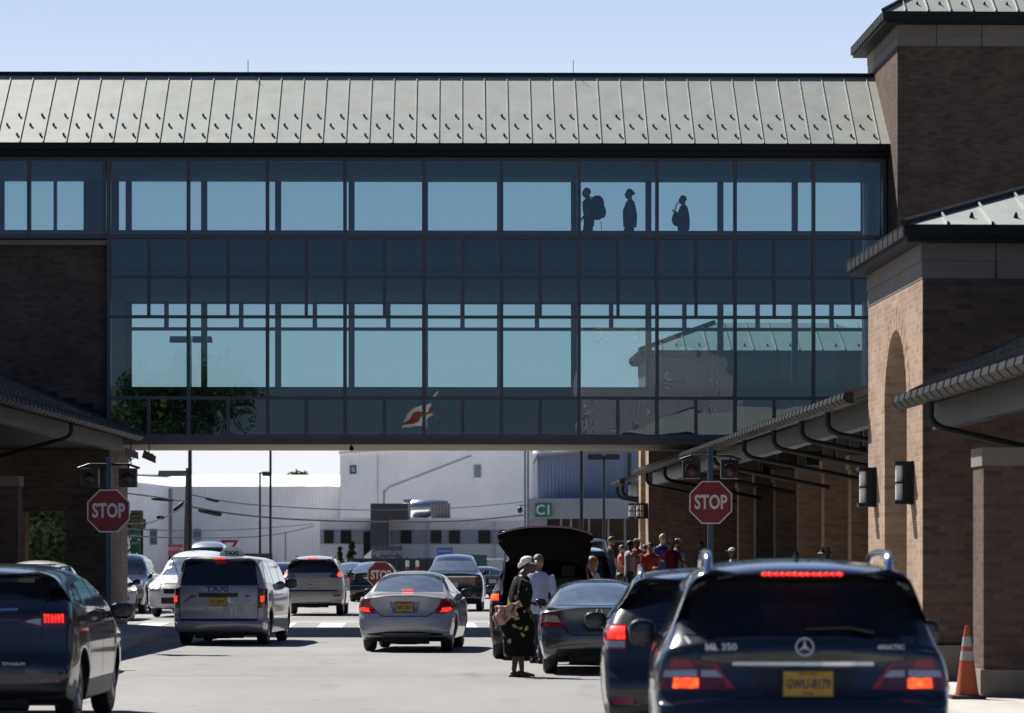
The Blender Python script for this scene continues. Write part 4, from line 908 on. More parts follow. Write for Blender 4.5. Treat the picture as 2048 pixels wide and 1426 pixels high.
def plain(name,label,cat,px,d,yaw,kind,col,w=.91,Hh=None,L=4.7,gl=None,lamps=True,front=False,plate=True):
    if kind=='suv':
        Hh=Hh or 1.75; sp=dict(L=L,top=suv_top(L,Hh),hw=suv_hw(w,Hh),rw=.37,ax=(.98,L-1.0),paint=col)
        k=Hh/1.72; win=[(-.70*w/.9,1.2),(.70*w/.9,1.2),(.60*w/.9,1.53*k),(-.60*w/.9,1.53*k)]; sw=[[(.6,1.2),(1.3,1.17),(1.3,1.48*k),(.85,1.5*k)],[(1.38,1.17),(2.2,1.15),(2.2,1.52*k),(1.38,1.51*k)],[(2.27,1.15),(3.1,1.12),(2.7,1.5*k),(2.27,1.52*k)]]; lz=(.85,1.1)
    else:
        Hh=Hh or 1.47; dk=Hh-.42; sp=dict(L=L,top=sedan_top(L,1,dk,Hh),hw=sedan_hw(w,dk,Hh,.58),rw=.33,ax=(.9,L-.95),paint=col)
        win=[(-.64,dk+.06),(.64,dk+.06),(.55,Hh-.06),(-.55,Hh-.06)]; sw=[[(1.1,dk+.06),(2.1,dk+.04),(2.1,Hh-.08),(1.5,Hh-.1)],[(2.2,dk+.04),(3.2,dk+.02),(2.8,Hh-.1),(2.2,Hh-.08)]]; lz=(.72,.95)
    c=Car(name,label,cat,px,d,yaw,sp); c.patch('rear_window',win,gl or cglass,off=.005); c.windows(sw,gl)
    c.patch('tail_light',[(-.96*w,lz[0]),(-.70*w,lz[0]),(-.72*w,lz[1]),(-.93*w,lz[1])],redl,off=.008,sym=True)
    if plate: c.plate(0,lz[0]-.02,mat=platew)
    c.mirrors(3.05,1.1 if kind=='suv' else .98)
    if front:
        z=1.0; kk=(Hh/1.72)
        c.patch('windshield',[(-.72*w/.9,1.18),(.72*w/.9,1.18),(.60*w/.9,1.56*kk),(-.60*w/.9,1.56*kk)],cglass_l if front==2 else cglass,phi=PI,off=.006)
        c.patch('grille',[(-.42,.66),(.42,.66),(.46,.95),(-.46,.95)],trim,phi=PI,off=.01)
        c.patch('headlight',[(-.93*w,.74),(-.55,.72),(-.52,.92),(-.88*w,.98)],clear,phi=PI,off=.01); c.patch('headlight',[(.93*w,.74),(.55,.72),(.52,.92),(.88*w,.98)],clear,phi=PI,off=.01)
    return c
# white suburban facing the camera
c=plain('sport_utility_vehicle','white sport utility vehicle facing the camera with glowing headlights','suv',362,98.0+4.8,180-5,'suv',whitep,.98,1.86,5.2,front=2)
c.o.location.x=-8.85
for hx,rr_ in ((-.66,.085),(-.80,.075),(.70,.085)): c.patch('lit_headlamp',[(hx+rr_*math.cos(a),.87+rr_*math.sin(a)) for a in [2*PI*i/14 for i in range(14)]],lith,phi=PI,off=.02)
c.patch('chrome_strip',[(-.5,.79),(.5,.79),(.5,.84),(-.5,.84)],champ,phi=PI,off=.016)
c.patch('fog_lamp',[(.70,.50),(.84,.50),(.84,.60),(.70,.60)],clear,phi=PI,off=.01); c.patch('lower_intake',[(-.5,.38),(.45,.38),(.45,.55),(-.5,.55)],trim,phi=PI,off=.01)
plain('van','tall pale van with dark windshield behind the white vehicle','van',425,135,180,'suv',lblue,.90,2.25,5.0,front=1)
plain('sport_utility_vehicle','dark sport utility vehicle half hidden by the left brick wall, behind the dark sedan','suv',262,108,180,'suv',blackp,.93,1.78,4.8,front=1)
plain('sedan','dark sedan with pale side window half hidden by the left brick wall','car',176,92,0,'sedan',navyblk,.9,1.47,4.7,gl=cglass_l)
plain('sedan','small dark sedan showing between the taxi and the champagne vehicle','car',560,122,0,'sedan',navyblk,.9,1.5,4.6)
plain('sedan','dark sedan farther off, just left of the open hatch vehicle','car',985,140,12,'sedan',navyblk,.9,1.3,4.6)
plain('sedan','distant dark sedan right of the champagne vehicle','car',708,150,4,'sedan',navyblk,.86,1.45,4.6,gl=cglass_l)
plain('hatchback','white car whose pale roof shows above the dark crossover on the left','car',44,50,1.0,'sedan',whitep,.70,1.655,3.5)
c=plain('sport_utility_vehicle','pale blue sport utility vehicle parked beyond the open hatch','suv',1160,83.3,0,'suv',lblue,.97,1.93,5.0)
c.lamp3(-.22,.22,1.85,.05,6); c.rails(.62,.8,3.0,.06,trim)
c=plain('sport_utility_vehicle','black sport utility vehicle with a black roof box by the distant tower','suv',1183,101,0,'suv',blackp,.92,1.82,4.8)
m=MB(); m.ball((0,1.9,1.98),(.50,1.1,.21),16,f=lambda v:Vector((math.copysign(abs(v.x/.5)**.6*.5,v.x),v.y,math.copysign(abs(v.z/.21)**.7*.21,v.z)))); b=tag(m.build('roof_box',trim,None,smooth=True),'black roof box strapped on the black vehicle by the distant tower','roof box'); b.location=c.o.location; b.location.z+=.04
plain('hatchback','silver grey car with pale rear glass between the pale blue vehicle and the people','car',1278,92,0,'sedan',silver,.90,1.60,4.5,gl=cglass_l)
# ---- open hatch vehicle
sp=dict(L=4.9,top=suv_top(4.9,1.76,.14,1.1),hw=suv_hw(.95,1.76,.64),rw=.36,ax=(1.0,3.9),paint=dk_red,clad=.44,hole=(-.70,.70,.82,1.60,.75))
c=Car('sport_utility_vehicle','black maroon vehicle with its rear hatch raised','suv',1091,57.6,-1,sp)
for sx in (-1,1):
    t=c.patch('tail_light',[(sx*a,b) for a,b in ((-.92,.93),(-.76,.93),(-.76,1.14),(-.90,1.14))],dredl,off=.01,g=.04); c.patch('lit_brake_lamp',[(sx*a,b) for a,b in ((-.90,.98),(-.77,.98),(-.77,1.08),(-.89,1.08))],lito,off=.016,parent=t,g=.04)
c.windows([[(.6,1.22),(1.4,1.18),(1.4,1.55),(.85,1.56)],[(1.48,1.17),(2.3,1.15),(2.3,1.58),(1.48,1.57)],[(2.37,1.15),(3.3,1.12),(2.85,1.54),(2.37,1.58)]]); c.mirrors(3.1,1.12,.14,.16,.13); c.rails(.62,.8,3.0,.05,chrome,.012)
m=MB(); n=12; th=.07
def hp(u,t,o):
    w=.50+.27*min(1,t*1.2); x=u*w+.10*(1-min(1,t))
    y=.55-1.28*t; z=1.755+.43*t-.13*abs(u)**2.6*(.25+.75*t)+.10*math.sin(PI*min(t,1))-o
    if t>1: y=.55-1.28-.06; z-=.10*(t-1)/.1
    return (x,y,z)
us=[-1+2*i/n for i in range(n+1)]; ts=[0,.12,.25,.4,.55,.7,.85,.95,1.0]
for o,mi in ((0,0),(th,1)):
    m.mi=mi
    for a,b in zip(us,us[1:]):
        for s_,t_ in zip(ts,ts[1:]): m.q(hp(a,s_,o),hp(b,s_,o),hp(b,t_,o),hp(a,t_,o))
m.mi=1
for a,b in zip(us,us[1:]): m.q(hp(a,1,-.0),hp(b,1,0),hp(b,1,th),hp(a,1,th))
for s_,t_ in zip(ts,ts[1:]):
    for u in (-1,1): m.q(hp(u,s_,0),hp(u,t_,0),hp(u,t_,th),hp(u,s_,th))
# hanging window/lower door section seen from inside
def lp(u,t): 
    w=.77-.20*t; return (u*w+.10*t,-.73+.35*t,2.06-.13*abs(u)**2.6-.42*t)
m.mi=1
for a,b in zip(us,us[1:]):
    for s_,t_ in ((0,.3),(.3,.7),(.7,1)): m.q(lp(a,s_),lp(b,s_),lp(b,t_),lp(a,t_))
hg=c.part('raised_hatch',m,[paint('maroon_edge_paint',(.10,.012,.03)),M('hatch_liner',(.005,.005,.006),.9,spec=.05)],keep=True,smooth=35)
m=MB(); e=[(hp(u,1,-.01)) for u in us]; m.tube(e,.016,6); m.build('hatch_edge_trim',M('maroon_gloss',(.22,.08,.12),.12,.6,var=0,coat=1),hg,smooth=True)
for sx in (-1,1):
    m=MB(); m.tube([(sx*.70,.34,1.30),(sx*.66,-.15,1.78)],.016,6); c.part('gas_strut',m,steel)
# ================= people =================
def remesh(mb,name,mat,parent,vox,smooth_it=4,extra=None):
    me=bpy.data.meshes.new(name); me.from_pydata(mb.v,[],mb.f); me.update()
    bm=bmesh.new(); bm.from_mesh(me); bmesh.ops.recalc_face_normals(bm,faces=bm.faces); bm.to_mesh(me); bm.free()
    o=bpy.data.objects.new('tmp',me); C.objects.link(o)
    m=o.modifiers.new('r','REMESH'); m.mode='VOXEL'; m.voxel_size=vox
    m=o.modifiers.new('s','SMOOTH'); m.iterations=smooth_it; m.factor=.6
    dg=bpy.context.evaluated_depsgraph_get(); dg.update(); out=bpy.data.meshes.new_from_object(o.evaluated_get(dg)); bpy.data.objects.remove(o)
    if extra and extra.v:
        bm=bmesh.new(); bm.from_mesh(out); t=bpy.data.meshes.new('t'); t.from_pydata(extra.v,[],extra.f); bm.from_mesh(t); bmesh.ops.recalc_face_normals(bm,faces=bm.faces); bm.to_mesh(out); bm.free()
    out.materials.clear(); out.materials.append(mat); out.shade_smooth(); out.name=name
    r=bpy.data.objects.new(name,out); C.objects.link(r); r.parent=parent; return r
def loft(mb,secs,seg=14):
    n0=len(mb.v)
    for (cx,cy,z,rx,ry) in secs:
        for k in range(seg):
            a=2*PI*k/seg; mb.v.append((cx+rx*math.cos(a),cy+ry*math.sin(a),z))
    for i in range(len(secs)-1):
        for k in range(seg):
            a=n0+i*seg+k; b=n0+i*seg+(k+1)%seg; mb.f.append((a,b,b+seg,a+seg)); mb.m.append(0)
    mb.f.append(tuple(range(n0+seg-1,n0-1,-1))); mb.m.append(0); e=n0+(len(secs)-1)*seg; mb.f.append(tuple(range(e,e+seg))); mb.m.append(0)
SK={'dark':M('dark_skin',(.055,.03,.02),.5,var=.1),'mid':M('tan_skin',(.30,.17,.11),.5,var=.1),'light':M('light_skin',(.42,.26,.19),.5,var=.1)}
def person(label,loc,rz,h=1.72,skin='mid',shirt=(.4,.05,.05),pants=(.03,.04,.07),hair=(.02,.015,.012),hairstyle='short',la=((-.24,.02,-.30),(-.26,.14,-.56)),ra=((.24,.02,-.30),(.26,.14,-.56)),lean=0,step=.10,bulk=1.0,sleeve=.55,dress=None,hat=None,vox=.016,group='people waiting on the walk',headf=0,female=False,smat=None,turn=0,sandals=False):
    k=h/1.75; T=thing('person',label,'person',loc,rz,group); sk=SK[skin]
    def P(x,y,z): return Vector((x*k,(y+lean*max(0,z-.95))*k,z*k))
    sh=1.42; hw_=.19*(.93 if female else 1)*bulk**.5
    LS,RS=P(-hw_,0,sh),P(hw_,0,sh)
    LE,LW=[P(-hw_+a[0]+.175*0,a[1],sh+a[2]) if 0 else P(-.0+a[0],a[1],sh+a[2]) for a in la]
    RE,RW=[P(a[0],a[1],sh+a[2]) for a in ra]
    hips=[P(-.09,0,.92),P(.09,0,.92)]; kn=[P(-.10,step,.50),P(.10,-step*.4,.50)]; an=[P(-.10,step*1.5,.09),P(.10,-step*1.6,.10)]
    # body
    b=MB(); tors=[(0,.0,.86,.15,.11),(0,.0,.95,.155*bulk,.115*bulk),(0,.0,1.08,.135*bulk,.105*bulk**1.5),(0,.01,1.22,.15*bulk,.115*bulk),(0,.0,1.35,.185,.115),(0,-.005,1.43,.165,.095),(0,-.01,1.475,.10,.07),(0,-.01,1.50,.06,.055)]
    def TS(g,zlo=0,zhi=9): return [(x*k,(y+lean*max(0,z-.95))*k,z*k,(rx+g)*k,(ry+g)*k) for x,y,z,rx,ry in tors if zlo<=z<=zhi]
    loft(b,TS(-.01))
    hc=P(0,.03+headf,1.625)
    b.tube([P(0,-.01,1.42),P(0,.0,1.50),hc-Vector((0,.01,.04))*k],[.072*k,.060*k,.058*k],10)
    b.ball(hc,(.080*k,.098*k,.116*k),14); b.ball(hc+Vector((0,.035,-.055))*k,(.052*k,.058*k,.06*k),10); b.tube([hc+Vector((0,.085,.02))*k,hc+Vector((0,.112,-.02))*k,hc+Vector((0,.088,-.03))*k],[.01*k,.017*k,.012*k],6)
    b.ball(hc+Vector((0,.082,-.058))*k,(.024*k,.014*k,.010*k),8); b.ball(hc+Vector((0,.078,.03))*k,(.05*k,.016*k,.012*k),8)
    for s in (-1,1): b.ball(hc+Vector((s*.075,0,-.005))*k,(.012*k,.02*k,.032*k),8)
    for S_,E,W_ in ((LS,LE,LW),(RS,RE,RW)):
        b.tube([S_,(S_+E)/2,E,(E*2+W_)/3,W_],[.05*k,.047*k,.038*k,.037*k,.026*k],10)
    for hp_,kk,a in zip(hips,kn,an):
        b.tube([hp_,(hp_+kk)/2,kk,(kk*2+a)/3,a],[.085*k,.078*k,.054*k,.056*k,.036*k],10)
        b.tube([a+Vector((0,-.05,-.05))*k,a+Vector((0,.06,-.055))*k,a+Vector((0,.17,-.07))*k],[.034*k,.038*k,.022*k],8)
    ex=MB()
    for sx,E,W_ in ((-1,LE,LW),(1,RE,RW)):
        d=(W_-E).normalized(); s_=Vector((1,0,0)) if abs(d.x)<.8 else Vector((0,1,0)); s_=(s_-d*s_.dot(d)).normalized(); c_=d.cross(s_)
        pc=W_+d*.05*k; b.tube([W_,pc,W_+d*.09*k],[.027*k,.036*k,.03*k],8)
        for q,ln in enumerate((.07,.08,.076,.06)):
            o=W_+d*.085*k+s_*(q-1.5)*.019*k; ex.tube([o-d*.02*k,o+d*ln*.5*k,o+d*ln*.8*k+c_*.018*k,o+d*ln*.85*k+c_*.04*k],[.009*k,.0085*k,.008*k,.006*k],6)
        o=W_+d*.03*k-s_*.025*k*(1 if sx<0 else -1); ex.tube([o,o-s_*.025*k*(1 if sx<0 else -1)+d*.03*k,o-s_*.03*k*(1 if sx<0 else -1)+d*.06*k],[.012*k,.010*k,.008*k],6)
    body=remesh(b,'body',sk,T,vox,3,ex)
    m=MB()
    for s in (-1,1): m.ball(hc+Vector((s*.03,.083,.008))*k,(.012*k,.008*k,.007*k),8)
    m.build('eyes',M('eye_dark',(.03,.025,.02),.2,var=0),T,smooth=True)
    # shirt
    s=MB()
    if dress is not None:
        z0=dress; loft(s,[(0,.02,z0*k,.22*k,.235*k),(0,.01,(z0+.2)*k,.215*k,.235*k),(0,-.01,.75*k,.20*bulk*k,.215*bulk*k),(0,-.02,.93*k,.19*bulk*k,.19*bulk*k)]+TS(.035,.9,1.4)+TS(.02,1.41,1.49))
    else: loft(s,[(0,0,.80*k,.165*bulk*k,.125*bulk*k)]+TS(.02,.9,1.4)+TS(.012,1.41,1.49))
    for S_,E,W_ in ((LS,LE,LW),(RS,RE,RW)):
        pts=[S_+Vector((0,0,-.005)),(S_+E)/2,E]; r=[.068*k,.066*k,.058*k]
        if sleeve<.9: pts[2]=S_.lerp(E,max(.75,sleeve*1.4)); pts[1]=S_.lerp(pts[2],.5); r=[.068*k,.067*k,.066*k]
        else: pts+=[E.lerp(W_,.85)]; r+=[.042*k]
        s.tube(pts,r,10)
    sm=smat or M('cloth_%02d%02d%02d'%tuple(int(c*99) for c in shirt),shirt,.85,var=.18,vs=6,bump=.004,bs=9)
    remesh(s,'dress' if dress is not None else 'shirt',sm,T,vox,3)
    if dress is None:
        p=MB(); loft(p,[(0,0,.86*k,.14*k,.115*k),(0,0,.95*k,.165*bulk*k,.128*bulk*k),(0,0,1.0*k,.15*bulk*k,.12*bulk*k)])
        for hp_,kk,a in zip(hips,kn,an): p.tube([hp_,(hp_+kk)/2,kk,(kk+a)/2,a+Vector((0,0,.0))],[.10*k,.092*k,.072*k,.065*k,.06*k],10)
        remesh(p,'trousers',M('pants_%02d%02d%02d'%tuple(int(c*99) for c in pants),pants,.85,var=.18,vs=6,bump=.003,bs=9),T,vox,3)
    f=MB()
    for a in an:
        if sandals: f.tube([a+Vector((0,-.07,-.085))*k,a+Vector((0,.05,-.085))*k,a+Vector((0,.19,-.085))*k],[.028*k,.04*k,.03*k],8); f.tube([a+Vector((-.045,.07,-.07))*k,a+Vector((0,.07,-.01))*k,a+Vector((.045,.07,-.07))*k],[.012*k]*3,6)
        else: f.tube([a+Vector((0,-.07,-.06))*k,a+Vector((0,.05,-.05))*k,a+Vector((0,.13,-.06))*k,a+Vector((0,.20,-.075))*k],[.045*k,.05*k,.045*k,.025*k],10)
    f.build('shoes',M('shoe_dark',(.02,.018,.018),.5),T,smooth=True)
    hm=M('hair_%02d%02d%02d'%tuple(int(c*99) for c in hair),hair,.6,var=.35,vs=25,bump=.006,bs=40)
    hm_=MB(); g=.012 if hairstyle=='short' else .022
    if hairstyle!='bald':
        hm_.ball(hc+Vector((0,-.012,.022))*k,((.081+g)*k,(.099+g)*k,(.102+g)*k),16,f=lambda v:Vector((v.x,min(v.y,.062*k) ,max(v.z,-.035*k if v.y<0 else .02*k))))
        if hairstyle=='bob':
            hm_.ball(hc+Vector((0,-.03,-.03))*k,(.092*k,.085*k,.12*k),14,f=lambda v:Vector((v.x,min(v.y,.03*k),v.z)))
            hm_.ball(hc+Vector((0,.05,.07))*k,(.07*k,.055*k,.04*k),10)
        if hairstyle=='long': hm_.tube([hc+Vector((0,-.07,.0))*k,hc+Vector((0,-.10,-.12))*k,hc+Vector((0,-.10,-.25))*k],[.08*k,.075*k,.04*k],10)
        if hairstyle=='bun': hm_.ball(hc+Vector((0,-.115,.03))*k,.045*k,10)
        hm_.build('hair',hm,T,smooth=True)
    if hat:
        m=MB(); kind,col=hat; cm=M('hat_%02d%02d%02d'%tuple(int(c*99) for c in col),col,.8,var=.1)
        if kind=='cap':
            m.ball(hc+Vector((0,-.005,.045))*k,(.094*k,.108*k,.088*k),16,f=lambda v:Vector((v.x,v.y,max(v.z,-.01*k))))
            m.prism([((hc.x+a*k),(hc.y+b*k)) for a,b in ((-.075,.06),(-.07,.13),(-.035,.175),(.035,.175),(.07,.13),(.075,.06))],'z',hc.z+.035*k,hc.z+.048*k)
        elif kind=='bucket':
            m.lathe([(0,.15*k),(.06*k,.148*k),(.088*k,.11*k),(.098*k,.05*k),(.155*k,.02*k),(.155*k,.012*k),(.09*k,.03*k)],20,c=tuple(hc))
        elif kind=='wrap':
            m.ball(hc+Vector((0,-.04,.06))*k,(.088*k,.110*k,.085*k),16); m.tube([hc+Vector((-.07,.06,.04))*k,hc+Vector((0,.088,.055))*k,hc+Vector((.07,.06,.04))*k],[.024*k]*3,8)
            m.tube([hc+Vector((.02,-.10,.05))*k,hc+Vector((.03,-.155,.01))*k,hc+Vector((.02,-.17,-.03))*k],[.04*k,.03*k,.015*k],8)
            m.tube([hc+Vector((-.085,.03,.03))*k,hc+Vector((-.06,-.10,.09))*k,hc+Vector((.05,-.13,.02))*k],[.014*k]*3,8); m.tube([hc+Vector((.086,.03,.03))*k,hc+Vector((.07,-.07,.10))*k,hc+Vector((-.04,-.12,.03))*k],[.014*k]*3,8)
        m.build('hat' if kind!='wrap' else 'head_wrap',cm,T,smooth=50)
    T['_h']=0; del T['_h']
    return T,dict(hc=hc,LW=LW,RW=RW,LE=LE,RE=RE,k=k)
# flower print material
fm=bpy.data.materials.new('flower_print'); fm.use_nodes=True; nt=fm.node_tree; bb=nt.nodes['Principled BSDF']; L_=nt.links
tc=nd(nt,'ShaderNodeTexCoord'); vo=nd(nt,'ShaderNodeTexVoronoi'); vo.inputs['Scale'].default_value=12; L_.new(tc.outputs['Object'],vo.inputs['Vector'])
r1=nd(nt,'ShaderNodeValToRGB'); r1.color_ramp.interpolation='CONSTANT'; e=r1.color_ramp.elements; e[0].position=0; e[0].color=(.006,.0065,.007,1); e[1].position=.58; e[1].color=(.30,.34,.05,1)
for p,c in ((.70,(.006,.0065,.007,1)),(.80,(.33,.22,.18,1)),(.90,(.006,.0065,.007,1))): q=e.new(p); q.color=c
sx=nd(nt,'ShaderNodeSeparateXYZ'); L_.new(vo.outputs['Color'],sx.inputs[0]); L_.new(sx.outputs[0],r1.inputs[0])
n=nd(nt,'ShaderNodeTexNoise'); n.inputs['Scale'].default_value=26; L_.new(tc.outputs['Object'],n.inputs['Vector'])
lt=nd(nt,'ShaderNodeMath',operation='ADD'); L_.new(vo.outputs['Distance'],lt.inputs[0]); L_.new(n.outputs['Fac'],lt.inputs[1]); l2=nd(nt,'ShaderNodeMath',operation='LESS_THAN'); l2.inputs[1].default_value=.86; L_.new(lt.outputs[0],l2.inputs[0])
mx=nd(nt,'ShaderNodeMixRGB'); mx.inputs[1].default_value=(.006,.0065,.007,1); L_.new(l2.outputs[0],mx.inputs[0]); L_.new(r1.outputs[0],mx.inputs[2]); L_.new(mx.outputs[0],bb.inputs['Base Color']); bb.inputs['Roughness'].default_value=.9; bb.inputs['Specular IOR Level'].default_value=.15
dn=lambda z=0: ((-.22,.0,-.28),(-.23,.05,-.54))
DNL=((-.215,.0,-.28),(-.235,.06,-.53)); DNR=((.215,.0,-.28),(.235,.06,-.53))
FWL=((-.215,.02,-.27),(-.16,.24,-.32)); FWR=((.215,.02,-.27),(.16,.24,-.32))
E_=-PI/2; W_E=PI/2
# woman in the road
w1,i1=person('woman in a long black flowered dress and white head wrap standing in the road',((1036-CX)*49.7/F,49.7,.004),R(-80),1.70,'dark',hair=(.02,.015,.012),la=((-.215,.0,-.27),(-.17,.22,-.34)),ra=((.215,-.03,-.27),(.17,.12,-.44)),dress=.30,bulk=1.22,sleeve=1,hat=('wrap',(.74,.70,.68)),vox=.012,group='people by the open hatch',headf=.06,female=True,smat=fm,step=.05,sandals=True,lean=.13)
bg_=thing('cloth_bundle','dusty pink cloth bundle hanging over the arm of the woman in the flowered dress','cloth',((1012-CX)*49.6/F,49.45,.80),0)
m=MB(); ns=14
for i in range(ns):
    for j in range(9):
        u=i/(ns-1); v=j/8; m.v.append((-.17+.33*u+.02*math.sin(9*v),.05*math.sin(u*17)+.02*math.sin(v*5+u*8)-.03*v,.20+.05*u-v*(.30-.14*u)+.015*math.sin(u*11)))
for i in range(ns-1):
    for j in range(8): a=i*9+j; m.f.append((a,a+1,a+10,a+9)); m.m.append(0)
o=m.build('cloth',M('dusty_pink_cloth',(.42,.27,.22),.85,var=.2,vs=8),bg_,smooth=True); md=o.modifiers.new('s','SOLIDIFY'); md.thickness=.02
m=MB(); m.tube([(.13,.0,.22),(.19,.0,.27),(.21,.0,.20)],[.035,.03,.03],8); m.build('knot',MT['dusty_pink_cloth'],bg_,smooth=True)
person('man in a pale blue shirt leaning into the open hatch',((1074-CX)*55.9/F,55.9,.004),R(-14),1.74,'mid',(.42,.47,.62),(.03,.04,.07),(.13,.12,.12),la=((-.24,.08,-.24),(-.16,.30,-.30)),ra=((.26,.04,-.26),(.25,.20,-.45)),lean=.10,bulk=1.18,sleeve=1,vox=.013,group='people by the open hatch')
person('woman with short auburn hair beyond the charcoal coupe',((1186-CX)*61.5/F,61.5,.004),R(72),1.70,'light',(.40,.33,.34),(.04,.04,.06),(.24,.12,.05),'bob',female=True,vox=.014,bulk=1.1,group='people by the open hatch')
person('dark haired child between the pale blue vehicle and the grey car',((1240-CX)*66/F,66,.004),R(30),1.40,'dark',(.25,.05,.05),(.04,.04,.06),(.015,.012,.012),vox=.02,group='people by the open hatch')
def crowd(px,d,top,rz,label,**kw):
    y=d; p=FA.w(FA.x(px,d),d); zz=zsw(d); zt_=H+(HY-top)*d/F; h=zt_-zz; kw.setdefault('vox',.022)
    h/=1.0 if not kw.get('hat') else 1.02
    return person(label,(p.x,p.y,zz),R(rz),h,**kw)
crowd(1222,88,1073,-60,'man in a black shirt with cropped hair, leftmost of the waiting people',skin='mid',shirt=(.02,.02,.022),hair=(.10,.07,.05),la=DNL,ra=DNR)
crowd(1243,90,1090,-100,'short person in a dusty red top left of the man in the grey shirt',skin='mid',shirt=(.38,.10,.07),hair=(.09,.06,.04),la=DNL,ra=FWR)
crowd(1259,86,1081,-70,'dark haired person in a grey shirt before the distant tower',skin='dark',shirt=(.33,.34,.34),hair=(.012,.01,.01),la=FWL,ra=((.30,.10,-.12),(.52,.16,-.02)))
crowd(1273,88,1074,-40,'person with a white cap just left of the distant tower edge',skin='dark',shirt=(.30,.04,.05),hair=(.012,.01,.01),hat=('cap',(.72,.72,.74)),la=DNL,ra=DNR)
crowd(1290,92,1089,20,'small person mostly hidden behind the one in the orange shirt',skin='mid',shirt=(.05,.05,.07),la=DNL,ra=DNR)
crowd(1301,86,1086,170,'person in an orange shirt before the distant tower',skin='mid',shirt=(.45,.06,.03),hair=(.05,.035,.025),la=FWL,ra=DNR,bulk=1.1)
crowd(1325,89,1068,-150,'tall person in a royal blue shirt behind the man in red',skin='light',shirt=(.03,.05,.26),hair=(.35,.30,.26),la=DNL,ra=FWR)
crowd(1342,83,1074,-130,'man in a red polo shirt and pale cap holding his arms out',skin='mid',shirt=(.55,.03,.06),pants=(.05,.05,.06),hat=('cap',(.36,.36,.36)),la=((-.27,.10,-.22),(-.20,.34,-.30)),ra=((.26,.02,-.27),(.30,.10,-.52)),bulk=1.25)
crowd(1354,88,1074,-30,'person with a white cap right behind the man in red',skin='mid',shirt=(.10,.13,.22),hat=('cap',(.75,.75,.75)),la=DNL,ra=DNR)
crowd(1402,82,1083,150,'dark haired person with a pinkish top left of the stop sign post',skin='mid',shirt=(.22,.08,.07),hair=(.012,.01,.01),la=FWL,ra=DNR)
crowd(1467,74,1092,80,'person in a tan cap just right of the stop sign post',skin='dark',shirt=(.45,.46,.44),hat=('cap',(.55,.50,.42)),la=DNL,ra=DNR)
crowd(1648,60,1092,-60,'person in a dark grey hat behind the nearest vehicle',skin='dark',shirt=(.10,.03,.03),hat=('bucket',(.12,.12,.13)),la=DNL,ra=DNR)
# travellers on the bridge
def trav(px,top,rz,label,**kw):
    yl=Y0+2.0; p=FB.w(FB.x(px,yl),yl); zt_=FB.z(px,top,yl); return person(label,(p.x,p.y,UF),R(rz),zt_-UF-.0,group='travellers crossing the skybridge',vox=.018,step=.16,**kw)
t,i=trav(1178,376,100,'traveller with a large backpack on the skybridge',skin='mid',shirt=(.05,.06,.08),hair=(.03,.02,.02),la=((-.215,.06,-.27),(-.22,.24,-.48)),ra=((.215,-.02,-.28),(.23,.06,-.54)),lean=.06)
bp=tag(bpy.data.objects.new('backpack',None),'bulky backpack carried by the leading skybridge traveller','backpack'); C.objects.link(bp); bp.location=t.location; bp.rotation_euler=t.rotation_euler
m=MB(); m.ball((0,-.20,1.24),(.18,.17,.30),16,f=lambda v:Vector((math.copysign(abs(v.x/.18)**.7*.18,v.x),math.copysign(abs(v.y/.17)**.8*.17,v.y),math.copysign(abs(v.z/.30)**.75*.30,v.z)))); m.build('pack_body',M('pack_cloth',(.04,.04,.05),.8),bp,smooth=True)
m=MB(); m.ball((0,-.34,1.14),(.13,.08,.15),12); m.build('front_pocket',MT['pack_cloth'],bp,smooth=True)
m=MB(); 
for s in (-1,1): m.tube([(s*.11,-.15,1.42),(s*.12,.02,1.50),(s*.13,.13,1.38),(s*.14,.10,1.2),(s*.14,-.12,1.02)],.015,6)
m.tube([(.05,-.30,.92),(.06,-.32,.78),(.05,-.31,.7)],.008,5); m.build('strap',MT['pack_cloth'],bp,smooth=True)
trav(1260,379,95,'traveller with a tied back hair bun on the skybridge',skin='mid',shirt=(.06,.06,.07),hair=(.03,.02,.02),hairstyle='bun',la=((-.215,.02,-.27),(-.19,.10,-.50)),ra=((.215,.0,-.28),(.22,.05,-.53)),female=True,bulk=1.35,pants=(.04,.04,.05))
trav(1367,391,80,'shorter traveller holding a bag in front on the skybridge',skin='mid',shirt=(.06,.06,.07),hair=(.02,.02,.02),la=((-.22,.05,-.25),(-.10,.19,-.14)),ra=((.22,.03,-.27),(.16,.18,-.36)),female=True,bulk=1.3)

p=FB.w(FB.x(1354,Y0+2.0),Y0+2.0); hb=tag(bpy.data.objects.new('shoulder_bag',None),'soft bag carried by the shorter skybridge traveller','bag'); C.objects.link(hb); hb.location=(p.x,p.y,UF+.86)
m=MB(); m.ball((0,0,.10),(.13,.10,.17),14); m.build('bag_body',MT['pack_cloth'],hb,smooth=True); m=MB(); m.tube([(-.08,0,.22),(0,.02,.48),(.12,.02,.55)],.014,6); m.build('strap',MT['pack_cloth'],hb)
